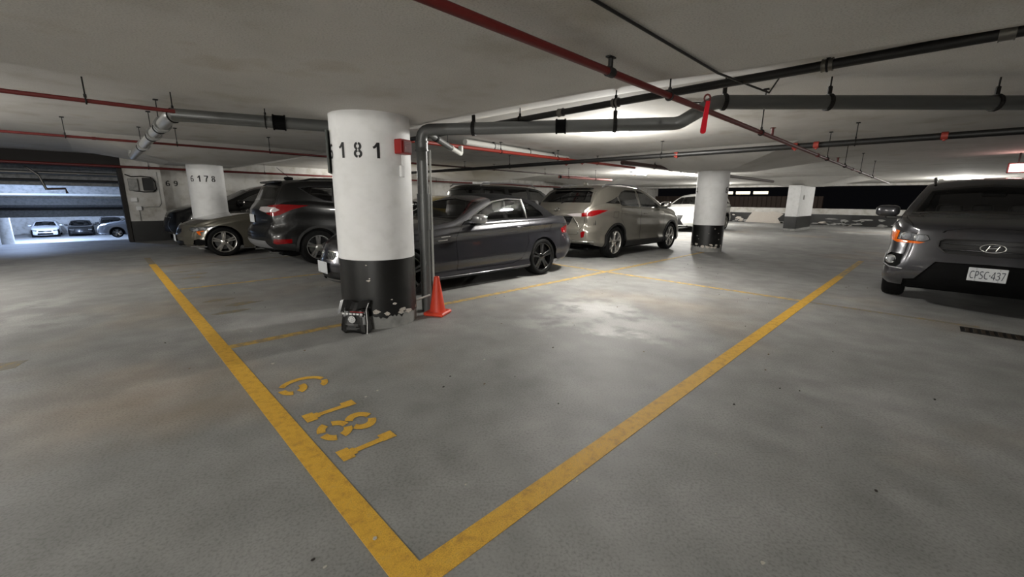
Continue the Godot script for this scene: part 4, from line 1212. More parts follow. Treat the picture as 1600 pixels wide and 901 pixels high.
func frustum(b: MB, lowp: Array, high: Array, y0: float, y1: float) -> void:
	# a haunch under the slab: low outline at y0, wider outline at y1 (x, z)
	var n := lowp.size()
	var poly := PackedVector2Array(lowp)
	var ix := Geometry2D.triangulate_polygon(poly)
	for k in range(0, ix.size(), 3):
		var p := poly[ix[k]]; var q := poly[ix[k + 1]]; var r := poly[ix[k + 2]]
		if (q - p).cross(r - p) < 0:
			var w := q; q = r; r = w
		b.tri(Vector3(p.x, y0, p.y), Vector3(q.x, y0, q.y), Vector3(r.x, y0, r.y))
	var flip := Geometry2D.is_polygon_clockwise(poly)
	for k in n:
		var j := (k + 1) % n
		var A := Vector3(lowp[k].x, y0, lowp[k].y); var B := Vector3(lowp[j].x, y0, lowp[j].y)
		var C := Vector3(high[j].x, y1, high[j].y); var D := Vector3(high[k].x, y1, high[k].y)
		if flip: b.quad(A, B, C, D)
		else: b.quad(D, C, B, A)

func structural(o: Node3D, label := "", category := "") -> Node3D:
	tag(o, label, category, "", "structure")
	return o

func structure() -> void:
	var b := MB.new()
	b.box(Vector3(12.5, -.1, -2.7), Vector3(43, .2, 29.4))
	var fl := obj("floor", b, M.floor)
	structural(fl, "stained grey concrete garage floor with yellow stall lines", "floor")
	floor_lines(fl)
	b = MB.new()
	b.box(Vector3(12.5, 2.545, -2.7), Vector3(43, .25, 29.4))
	var ce := obj("ceiling", b, M.ceiling)
	structural(ce, "flat painted concrete slab overhead", "ceiling")
	b = MB.new()
	frustum(b, [Vector2(-8.9, -3.9), Vector2(-1.5, -3.93), Vector2(1.72, -4.52), Vector2(2.6, -4.68), Vector2(2.56, -3.67), Vector2(2.63, -2.54), Vector2(2.66, -2.07), Vector2(2.72, -1.6), Vector2(2.90, -.9), Vector2(3.04, .13), Vector2(3.3, 6), Vector2(-8.9, 6)],
		[Vector2(-8.9, -5.2), Vector2(-1.5, -5.2), Vector2(1.72, -5.7), Vector2(4.0, -6.0), Vector2(4.1, -3.67), Vector2(4.2, -2.54), Vector2(4.25, -2.07), Vector2(4.3, -1.6), Vector2(4.45, -.9), Vector2(4.6, .13), Vector2(4.8, 7.5), Vector2(-8.9, 7.5)], 2.08, 2.421)
	obj("drop_panel", b, M.ceiling, ce)
	for q in [Vector2(11.65, -4.3), Vector2(2.04, -13.3), Vector2(11.6, -13.9), Vector2(24.4, -4.8), Vector2(21.2, -13.9)]:
		b = MB.new()
		var lo := []; var hi := []
		for k in 4:
			var d := Vector2(1 if k in [0, 3] else -1, 1 if k < 2 else -1)
			lo.append(q + d * .72); hi.append(q + d * 2.3)
		frustum(b, lo, hi, 2.08, 2.421)
		obj("drop_panel", b, M.ceiling, ce)
	# long back wall, white over black
	wall("wall_back", Vector3(18.0, 1.21, -17.3), Vector3(33.0, 2.42, .2), .62, 1, "white back wall with a black painted foot behind the row of cars")
	var bl := wall("wall_pier", Vector3(1.03, 1.21, -16.85), Vector3(.84, 2.42, 1.1), .59, 1, "grey-white wall pier with electrical boxes beside the ramp opening")
	wall("wall_left", Vector3(-9.05, 1.21, -2.7), Vector3(.1, 2.42, 29.4), .62, 0, "white side wall across the aisle")
	wall("wall_front", Vector3(12.5, 1.21, 11.95), Vector3(43, 2.42, .1), .62, -1, "white end wall behind the parking row")
	pier_boxes(bl)
	# opening to the ramp: dark lintel and jamb
	b = MB.new()
	b.box(Vector3(-4.2, 2.3, -16.6), Vector3(9.64, .5, .5), .02)
	structural(obj("trim_1", b, M.dark_concrete), "dark steel lintel above the ramp opening", "lintel")
	b = MB.new()
	b.box(Vector3(.56, 1.03, -16.5), Vector3(.1, 2.06, .5), .01)
	structural(obj("trim_2", b, M.dark_concrete), "dark brown steel jamb at the edge of the ramp opening", "jamb")
	# far side: parapet with an opening above it
	var fw := wall("wall_far", Vector3(31.6, .49, -2.7), Vector3(.3, .98, 29.4), .64, 0, "low white parapet with a black peeling foot at the far side")
	peel_patches(fw)
	b = MB.new()
	b.box(Vector3(31.6, 2.38, -2.7), Vector3(.5, .16, 29.4))
	structural(obj("trim_3", b, M.white_wall), "concrete edge beam above the far parapet opening", "beam")
	b = MB.new()
	b.box(Vector3(34.3, .75, -12.5), Vector3(.3, 2.0, 14.0))
	for k in 46: b.box(Vector3(34.12, .75, -19.4 + k * .3), Vector3(.05, 2.0, .26), .01)
	structural(obj("wall_outside", b, M.wood), "brown board wall outside beyond the parapet opening", "wall")
	b = MB.new()
	b.box(Vector3(34.0, 1.2, 3.4), Vector3(.3, 2.6, 7.0))
	structural(obj("wall_outside_block", b, M.dark_concrete), "dark block wall outside beyond the parapet, beside the night gap", "wall")
	b = MB.new()
	b.box(Vector3(35.5, -.3, -2.7), Vector3(7.0, .2, 29.4))
	structural(obj("ground_outside", b, M.dark_concrete), "dark ground outside the far parapet", "ground")
	# a lit window row of the building across the yard, seen through the gap above the parapet
	for k in 4:
		b = MB.new()
		b.box(Vector3(36.5, 2.05, -13.6 + k * 1.25), Vector3(.1, .22, 1.0), .01)
		var wm := mat(Color(.8, .8, .75), .5); wm.emission_enabled = true; wm.emission = Color(1, .95, .82); wm.emission_energy_multiplier = .5 + .15 * (k % 3)
		structural(obj("window_%d" % (k + 1), b, wm), ["first lit window beyond the board wall, farthest from the rectangular pillar", "second lit window beyond the board wall", "third lit window beyond the board wall", "fourth lit window beyond the board wall, nearest the rectangular pillar"][k], "window")
	ramp()
	# columns
	column("6181", Vector3(2.05, 0, -4.12), .38, "white round pillar with a black foot, stencilled 6 181, in front of the convertible")
	column("46", Vector3(11.65, 0, -4.3), .385, "white round pillar with a black foot, stencilled 4 and 6, beyond the beige crossover")
	column("6178", Vector3(2.06, 0, -13.2), .38, "white round pillar stencilled 6 178 behind the olive-grey sedan")
	column("", Vector3(12.4, 0, -14.6), .38, "white round pillar whose top shows above the black sport utility vehicle")
	var pr := thing("pillar", "white rectangular pillar with a black foot near the far parapet", "pillar", Vector3(24.4, 0, -4.80), 0.0, "", "structure")
	b = MB.new(); b.box(Vector3(0, 1.38, 0), Vector3(3.0, 1.42, .5), .01); obj("white_paint", b, M.white, pr)
	b = MB.new(); b.box(Vector3(0, .40, 0), Vector3(3.004, .56, .504), .01); obj("black_paint", b, M.black_paint, pr)
	b = MB.new(); b.box(Vector3(0, .07, 0), Vector3(2.99, .14, .49), .01); obj("bare_foot", b, M.concrete, pr)
	b = MB.new(); b.box(Vector3(-.75, 1.55, .255), Vector3(.22, .2, .02), .004); obj("notice", b, M.concrete, pr)

func wall(called: String, c: Vector3, size: Vector3, band: float, facing: int, label: String) -> Node3D:
	var b := MB.new()
	b.box(c, size)
	var o := obj(called, b, M.white_wall)
	structural(o, label, "wall")
	b = MB.new()
	var g := Vector3(.006, 0, .006)
	b.box(Vector3(c.x, band / 2 + .001, c.z), Vector3(size.x, band, size.z) + g)
	obj("black_paint", b, M.black_paint, o)
	return o

func peel_patches(fw: Node3D) -> void:
	# flaked patches where the black paint has come off the parapet
	var rng := RandomNumberGenerator.new(); rng.seed = 77
	for k in 80:
		var z := rng.randf_range(-12.5, 1.0)
		var poly := PackedVector2Array()
		var w := rng.randf_range(.08, .34); var h := rng.randf_range(.03, .10)
		for j in 9:
			var a := TAU * j / 9
			poly.append(Vector2(cos(a) * w * rng.randf_range(.6, 1.2), sin(a) * h * rng.randf_range(.6, 1.3)))
		var b := MB.new()
		b.plate(poly, .004, Transform3D(Basis(Vector3.UP, -PI / 2), Vector3(31.446, rng.randf_range(.02, .2) if k < 62 else rng.randf_range(.2, .5), z)))
		obj("bare_patch", b, M.peel if k % 3 == 0 else M.concrete, fw)
	var b := MB.new()
	b.plate(PackedVector2Array([Vector2(-1.1, 0), Vector2(1.0, 0), Vector2(.8, .3), Vector2(1.1, .6), Vector2(.5, .75), Vector2(.1, .68), Vector2(-.7, .72), Vector2(-.9, .4)]), .005, Transform3D(Basis(Vector3.UP, -PI / 2), Vector3(31.446, .0, -8.1)))
	obj("bare_patch", b, M.peel, fw)

func column(figures: String, at: Vector3, r: float, label: String) -> void:
	var o := thing("pillar", label, "pillar", at, 0.0, "", "structure")
	var b := MB.new()
	b.lathe([Vector2(r, 0), Vector2(r, 2.09)], 64)
	obj("shaft", b, M.concrete, o)
	b = MB.new()
	b.lathe([Vector2(r, .70), Vector2(r + .004, .702), Vector2(r + .004, 2.083)], 64)
	obj("white_paint", b, M.white, o)
	# black paint with a ragged, flaking lower edge
	var rng := RandomNumberGenerator.new(); rng.seed = 9 + figures.length() * 7
	var f := FastNoiseLite.new(); f.seed = 3; f.frequency = 1.2
	b = MB.new()
	var n := 120
	var cam := atan2(-at.z, -at.x) # towards the aisle where the photo looks from
	for k in n:
		var e := []
		for j in [k, k + 1]:
			var a: float = TAU * (j % n) / n
			var d := Vector3(cos(a), 0, sin(a))
			var low := .13 + .05 * f.get_noise_2d(cos(a) * 6, sin(a) * 6) + .03 * f.get_noise_2d(cos(a) * 30, sin(a) * 30)
			e.append([d, low])
		var d0: Vector3 = e[0][0]; var d1: Vector3 = e[1][0]
		var R := r + .004
		var p := [d0 * R + Vector3(0, e[0][1], 0), d1 * R + Vector3(0, e[1][1], 0), d1 * R + Vector3(0, .699, 0), d0 * R + Vector3(0, .699, 0)]
		b.t3(p[1], p[0], p[3], d1, d0, d0); b.t3(p[1], p[3], p[2], d1, d0, d1)
	obj("black_paint", b, M.black_paint, o)
	# flakes and scuffs
	for k in 26:
		var a := cam + rng.randf_range(-1.5, 1.5)
		var y := rng.randf_range(.12, .2) if k < 17 else rng.randf_range(.2, .66)
		var s := rng.randf_range(.015, .05) * (1.0 if k < 17 else .35)
		var poly := []
		for j in 8: poly.append(Vector2(cos(TAU * j / 8) * s * rng.randf_range(.7, 1.6), sin(TAU * j / 8) * s * rng.randf_range(.35, .9)))
		b = MB.new()
		var P := func(q: Vector2) -> Vector3:
			return Vector3(cos(a + q.x / r), 0, sin(a + q.x / r)) * (r + .006) + Vector3(0, y + q.y, 0)
		for j in 8: b.tri(P.call(Vector2.ZERO), P.call(poly[(j + 1) % 8]), P.call(poly[j]))
		obj("paint_flake", b, M.peel, o)
	# stencilled figures, angles measured from the direction of the aisle corner
	var list := []
	match figures:
		"6181": list = [["6", -71.0, .14], ["1", -42.5, .14], ["8", -18.0, .14], ["1", 7.0, .14]]
		"6178": list = [["6", -47.0, .15], ["1", -22.0, .15], ["7", 0.0, .15], ["8", 22.0, .15]]
		"46": list = [["4", -66.0, .15], ["6", 62.0, .17]]
	for q in list:
		b = MB.new()
		var a0: float = cam - deg_to_rad(q[1])
		var h: float = q[2]
		strokes(b, figure(q[0]), func(p: Vector2) -> Vector3:
			var a := a0 - (p.x - .3) * h / r
			return Vector3(cos(a), 0, sin(a)) * (r + .0065) + Vector3(0, (1.66 if figures != "46" else 1.52) + p.y * h, 0))
		obj("stencil_figure", b, M.ink, o)
	if figures == "6181":
		# flat plate seen edge-on at the column's far side
		var xf := Transform3D(Basis(Vector3.UP, -(cam + 1.62)), Vector3.ZERO)
		b = MB.new(); b.box(Vector3(r + .012, 1.73, 0), Vector3(.02, .40, .3), .004, xf)
		obj("sign_plate", b, mat(Color(.12, .15, .12), .5), o)

func pier_boxes(wl: Node3D) -> void:
	# electrical boxes and loose cable on the pier by the ramp
	for q in [[.80, 1.62, .2, .34, M.concrete], [1.13, 1.64, .24, .36, M.trim], [.76, 1.2, .14, .12, M.white], [.84, .96, .12, .12, M.white]]:
		var b := MB.new()
		b.box(Vector3(q[0], q[1], -16.25), Vector3(q[2], q[3], .1), .01)
		tag(obj("electrical_box", b, q[4]), {.80: "tall grey electrical box on the pier, left of the dark box", 1.13: "dark electrical box with cable looped round it on the pier", .76: "small white switch box below the tall grey electrical box", .84: "small white junction box lowest on the pier"}[q[0]], "electrical box")
	var c := MB.new()
	var p := [Vector3(.66, 1.9, -16.28), Vector3(.78, 1.84, -16.22), Vector3(1.0, 1.86, -16.22), Vector3(1.2, 1.84, -16.22), Vector3(1.29, 1.72, -16.22), Vector3(1.30, 1.5, -16.22), Vector3(1.22, 1.43, -16.22), Vector3(1.0, 1.42, -16.22), Vector3(.8, 1.45, -16.22), Vector3(.7, 1.5, -16.28)]
	c.tube(p, .014, 8)
	tag(obj("cable", c, M.black), "loose black cable looped round the boxes on the pier", "cable")
	c = MB.new()
	c.tube([Vector3(.84, .6, -16.28), Vector3(.84, .98, -16.28), Vector3(1.3, 1.0, -16.28), Vector3(1.36, 1.1, -16.28), Vector3(1.36, 2.0, -16.28)], .012, 8)
	tag(obj("conduit", c, M.concrete), "thin grey conduit running up the edge of the pier", "conduit")
	for k in 2:
		c = MB.new()
		strokes(c, figure("69"[k]), func(q: Vector2) -> Vector3: return Vector3(1.62 + k * .2 + q.x * .17, 1.62 + q.y * .17, -17.194))
		obj("stencil_figure", c, M.ink, wl)

func ramp() -> void:
	# the ramp beyond the opening goes down to a lower bay
	var b := MB.new()
	var prof := [[-17.4, 0.0], [-42.0, -2.43], [-63.0, -2.43]]
	for k in 2:
		var z0: float = prof[k][0]; var y0: float = prof[k][1]; var z1: float = prof[k + 1][0]; var y1: float = prof[k + 1][1]
		b.quad(Vector3(-13, y0, z0), Vector3(4, y0, z0), Vector3(4, y1, z1), Vector3(-13, y1, z1))
		b.quad(Vector3(-13, y1 - .2, z1), Vector3(4, y1 - .2, z1), Vector3(4, y0 - .2, z0), Vector3(-13, y0 - .2, z0))
	structural(obj("floor_ramp", b, M.floor), "concrete ramp floor beyond the opening", "floor")
	b = MB.new()
	b.box(Vector3(-4.5, -1.0, -62.5), Vector3(17, 3.6, .3))
	structural(obj("wall_ramp_end", b, M.white_wall), "white end wall at the foot of the ramp", "wall")
	b = MB.new()
	b.box(Vector3(4.1, -.3, -40), Vector3(.2, 5.6, 45.5))
	structural(obj("wall_ramp_side", b, M.white_wall), "white wall along the ramp", "wall")
	b = MB.new()
	b.box(Vector3(-13.1, -.3, -40), Vector3(.2, 5.6, 45.5))
	structural(obj("wall_ramp_far_side", b, M.white_wall), "white wall along the far side of the ramp", "wall")
	b = MB.new()
	b.box(Vector3(-4.5, 2.55, -40), Vector3(17.4, .2, 46))
	structural(obj("ceiling_ramp", b, M.ceiling), "slab above the ramp", "ceiling")
	var n := 0
	for q in [[-19.5, 1.60, 2.46, .4, M.concrete], [-24.0, 1.19, 2.46, .4, M.concrete], [-30.0, .83, 2.46, .4, M.concrete], [-37.0, .05, 2.46, .5, M.concrete]]:
		b = MB.new()
		b.box(Vector3(-4.5, (q[1] + q[2]) / 2, q[0]), Vector3(17, q[2] - q[1], q[3]), .02)
		structural(obj("ceiling_beam", b, q[4]), ["highest concrete beam across the ramp, just behind the lintel", "second concrete beam across the ramp from the top", "third concrete beam across the ramp from the top", "lowest concrete beam across the ramp, above the parked cars"][n], "beam")
		n += 1
	for q in [[-18.6, 1.95, .05, M.steel, "galvanised pipe crossing above the ramp opening"], [-18.9, 1.74, .04, M.black_pipe, "black pipe crossing above the ramp, under the galvanised pipe"], [-23.6, 1.32, .05, M.white_pipe, "white pipe along the second ramp beam"], [-36.6, .55, .06, M.black_pipe, "black pipe along the lowest ramp beam"]]:
		b = MB.new()
		b.tube([Vector3(-12.9, q[1], q[0]), Vector3(3.9, q[1], q[0])], q[2], 10)
		tag(obj("ramp_pipe", b, q[3]), q[4], "pipe")
	b = MB.new()
	b.tube([Vector3(-1.6, 2.4, -18.4), Vector3(-1.1, 1.86, -18.4), Vector3(-1.0, 1.45, -18.4)], .03, 8)
	var strut := obj("door_strut", b, M.steel)
	tag(strut, "slanting steel strut hanging inside the ramp opening", "strut")
	b = MB.new()
	b.tube([Vector3(-1.0, 1.48, -18.4), Vector3(-.62, 1.5, -18.4), Vector3(-.60, 1.36, -18.4)], .03, 8)
	obj("bent_pipe", b, M.brown_pipe, strut)
	for q in [[Vector3(-5.35, -2.43, -50), "white round pillar at the left edge of the lower bay"], [Vector3(-5.6, -2.43, -46), "white round pillar cut off by the picture's left edge"]]:
		b = MB.new()
		b.lathe([Vector2(.38, 0), Vector2(.38, 2.3)], 32)
		var o := obj("pillar", b, M.white_wall)
		o.position = q[0]
		structural(o, q[1], "pillar")
	b = MB.new()
	b.box(Vector3(-3.35, -.55, -62.29), Vector3(.9, .5, .1), .01)
	tag(obj("dark_notice", b, M.black), "dark square notice on the far white wall above the white sedan", "sign")
	b = MB.new()
	b.box(Vector3(-1.1, -.55, -62.29), Vector3(1.0, .6, .1), .01)
	tag(obj("white_notice", b, M.plate), "white board on the far wall above the black sedan", "sign")
	b = MB.new()
	b.box(Vector3(-.1, -.5, -62.29), Vector3(.8, .6, .1), .01)
	tag(obj("dark_notice", b, M.black), "dark square notice beside the white board on the far wall", "sign")

# ---------------------------------------------------------------- lamps
func lamp(label: String, at: Vector3, length: float, along_x: bool, energy: float, c := Color(1, .99, .965), glow := 6.0) -> void:
	# strip fitting under the slab: housing, diffuser and the light just below it
	var o := thing("ceiling_lamp", label, "lamp", at, 0.0 if along_x else PI / 2)
	var b := MB.new()
	b.box(Vector3(0, .03, 0), Vector3(length, .04, .14), .008)
	obj("housing", b, M.white, o)
	b = MB.new()
	b.box(Vector3(0, -.012, 0), Vector3(length - .04, .045, .1), .02)
	var m := mat(Color(.9, .9, .9), .5)
	m.emission_enabled = true
	m.emission = c
	m.emission_energy_multiplier = glow
	obj("diffuser", b, m, o)
	var l := OmniLight3D.new()
	l.light_energy = energy
	l.light_color = c
	l.light_size = .09
	l.omni_range = 60.0
	l.omni_attenuation = 2.0
	l.shadow_enabled = true
	l.position = Vector3(0, -.15, 0)
	o.add_child(l)

func lamps() -> void:
	lamp("strip lamp above the crossing of the yellow lines, hidden behind the grey drain pipe", Vector3(6.0, 2.37, -3.8), .5, false, 2.5)
	lamp("glaring strip lamp above the beige crossover's roof", Vector3(15.5, 2.37, -8.6), 1.2, true, 3.4)
	lamp("strip lamp glaring beside the far round pillar's top", Vector3(17.4, 2.37, -7.3), 1.2, true, 2.8)
	lamp("strip lamp over the aisle behind the viewer", Vector3(-5.5, 2.03, 3.2), 1.2, false, 9.5)
	lamp("strip lamp over the aisle near the olive-grey sedan", Vector3(-2.6, 2.37, -8.6), 1.2, false, 2.2)
	lamp("added fill lamp across the aisle beside the left wall, out of view", Vector3(-6.5, 2.03, -2.6), 1.2, false, 4.0)  # unseen fill lamp, added to lift the near floor and ceiling
	lamp("strip lamp above the black crossover near the back wall", Vector3(7.5, 2.37, -15.2), .9, true, 2.0)
	lamp("strip lamp near the far end of the back wall", Vector3(21, 2.37, -13.8), 1.2, true, 2.5)
	lamp("added strip lamp, kept out of view over the far lane, lighting the low parapet", Vector3(26.2, 2.37, .5), 1.2, false, 4.0)  # added, hidden by the dark grey crossover; lights parapet and pillar face
	lamp("added strip lamp over the far lane, hidden behind the far round pillar", Vector3(27.0, 2.37, -10.0), 1.2, true, 4.0)  # second added lamp, screened by the round pillar, brightens the parapet
	var blue := Color(.72, .82, 1.0)
	lamp("bluish strip lamp between the first ramp beams", Vector3(-2, 2.3, -21.6), 1.2, true, 4.0, blue)
	lamp("bluish strip lamp between the middle ramp beams", Vector3(-2, 2.0, -27.2), 1.2, true, 1.0, blue)
	lamp("added bluish lamp between the last ramp beams, brightening the lowest beam", Vector3(-2, 1.7, -33.6), 1.2, true, .5, blue)  # added so the lowest beam's face does not go black
	lamp("bluish strip lamp above the white sedan in the lower bay", Vector3(-3.5, .3, -52), 1.2, true, 24.0, blue)
	lamp("bluish strip lamp in the lower bay near the ramp", Vector3(-.5, .3, -46), 1.2, true, 9.0, blue)
	# lit sign at the right
	var o := thing("exit_sign", "small lit box sign under the slab above the dark grey crossover", "sign", Vector3(14.6, 2.1, 1.06))
	var b := MB.new(); b.box(Vector3(.03, 0, 0), Vector3(.06, .22, .3), .01); obj("sign_case", b, M.red_pipe, o)
	var m := mat(Color(.9, .85, .85), .5)
	m.emission_enabled = true; m.emission = Color(1, .8, .78); m.emission_energy_multiplier = 1.6
	b = MB.new(); b.box(Vector3(-.004, 0, 0), Vector3(.008, .17, .24), .002); obj("sign_face", b, m, o)
	b = MB.new(); b.box(Vector3(.03, .21, 0), Vector3(.03, .22, .03)); obj("sign_stem", b, M.iron, o)
	var l := OmniLight3D.new(); l.light_energy = .05; l.light_color = Color(1, .75, .72); l.light_size = .1; l.position = Vector3(-.12, 0, 0); l.shadow_enabled = true; l.omni_range = 40.0; l.omni_attenuation = 2.0
	o.add_child(l)

# ---------------------------------------------------------------- floor paint
func strip(fl: Node3D, called: String, x0: float, z0: float, x1: float, z1: float, m: Material) -> void:
	var b := MB.new()
	b.box(Vector3((x0 + x1) / 2, .001, (z0 + z1) / 2), Vector3(absf(x1 - x0), .002, absf(z1 - z0)))
	obj(called, b, m, fl)

func floor_lines(fl: Node3D) -> void:
	strip(fl, "stall_line", .545, -7.4, .655, -1.02, M.yellow)
	strip(fl, "stall_line", .545, -10.6, .655, -7.4, M.yellow)
	strip(fl, "stall_line", .55, -11.8, .65, -10.6, M.yellow_faint)
	strip(fl, "stall_line", .655, -1.13, 9.4, -1.02, M.yellow)
	strip(fl, "stall_line", 9.4, -1.13, 12.4, -1.03, M.yellow_worn)
	strip(fl, "stall_line", .655, -4.25, 1.7, -4.15, M.yellow_worn)
	strip(fl, "stall_line", 2.75, -4.25, 11.2, -4.15, M.yellow_worn)
	strip(fl, "stall_line", 6.55, -7.4, 6.65, -4.25, M.yellow_worn)
	strip(fl, "stall_line", 6.55, -4.15, 6.65, -1.13, M.yellow_worn)
	strip(fl, "stall_line", 6.55, -1.02, 6.63, .5, M.yellow_faint)
	strip(fl, "stall_line", .655, -7.47, 2.6, -7.39, M.yellow_worn)
	strip(fl, "stall_line", 2.6, -7.47, 6.55, -7.39, M.yellow_faint)
	strip(fl, "stall_line", .66, -10.2, 6.5, -10.12, M.yellow_faint)
	var z := 0.0
	for q in [["6", -2.97], ["1", -2.46], ["8", -2.22], ["1", -1.95]]:
		var b := MB.new()
		strokes(b, figure(q[0], true), func(p: Vector2) -> Vector3: return Vector3(.70 + p.y * .315, .0025, q[1] + (p.x - .3) * .40))
		obj("stall_figure", b, M.yellow, fl)
	# worn remains of older markings
	var rng := RandomNumberGenerator.new(); rng.seed = 4
	for q in [[.92, -5.55, .12], [1.1, -5.9, .14], [.95, -6.3, .12], [.95, -8.4, .12], [1.05, -8.8, .12], [.92, -9.2, .1], [-.85, -4.85, .2]]:
		var poly := PackedVector2Array()
		for j in 10: poly.append(Vector2(q[0] + cos(TAU * j / 10) * q[2] * rng.randf_range(.8, 1.8), q[1] + sin(TAU * j / 10) * q[2] * rng.randf_range(.3, .8)))
		var b := MB.new()
		b.slab(poly, 0.0, .0015)
		obj("worn_marking", b, M.yellow_faint, fl)

# ---------------------------------------------------------------- pipes and small things
func bend(p: Vector3, c: Vector3, q: Vector3, r: float, k := 6) -> Array:
	# p to q by way of c with a rounded corner
	var a := c + (p - c).normalized() * r; var b := c + (q - c).normalized() * r
	var out := []
	for i in k + 1:
		var t := float(i) / k
		out.append(a.lerp(c, t).lerp(c.lerp(b, t), t))
	return out

func pipe(called: String, label: String, pts: Array, r: float, m: Material, hang := [], joints := [], top := 2.42, jm: Material = null) -> Node3D:
	# hang: distances along the pipe where a rod and ring hold it; joints: where couplings sit
	var b := MB.new()
	b.tube(pts, r, 14)
	var o := obj(called, b, m)
	tag(o, label, "pipe")
	var at := func(d: float) -> Array:
		var i := 0
		var acc := 0.0
		while i < pts.size() - 2 and acc + pts[i].distance_to(pts[i + 1]) < d:
			acc += pts[i].distance_to(pts[i + 1]); i += 1
		var u: Vector3 = (pts[i + 1] - pts[i]).normalized()
		return [pts[i] + u * (d - acc), u]
	for d in hang:
		var g: Array = at.call(d[0] if d is Array else d)
		var tp: float = d[1] if d is Array else top
		var p: Vector3 = g[0]; var u: Vector3 = g[1]
		b = MB.new()
		var w := u.cross(Vector3.UP).normalized()
		var ring := []
		for k in 17: ring.append(p + (w * cos(TAU * k / 16) + Vector3.UP * sin(TAU * k / 16)) * (r + .006))
		b.tube(ring, .007, 6, false)
		b.tube([p + Vector3.UP * (r + .004), Vector3(p.x, tp, p.z)], .006, 6)
		b.box(p + Vector3.UP * (r + .02), Vector3(.02, .03, .02), .004)
		b.box(Vector3(p.x, tp - .006, p.z), Vector3(.05, .012, .05), .003)
		obj("hanger", b, M.iron, o)
	for d in joints:
		var g: Array = at.call(d)
		var p: Vector3 = g[0]; var u: Vector3 = g[1]
		b = MB.new()
		b.tube([p - u * r * .9, p + u * r * .9], r * 1.22, 14)
		b.tube([p - u * r * 1.0, p - u * r * .8], r * 1.34, 14)
		b.tube([p + u * r * .8, p + u * r * 1.0], r * 1.34, 14)
		obj("coupling", b, jm if jm else m, o)
	return o

func V(x: float, y: float, z: float) -> Vector3:
	return Vector3(x, y, z)

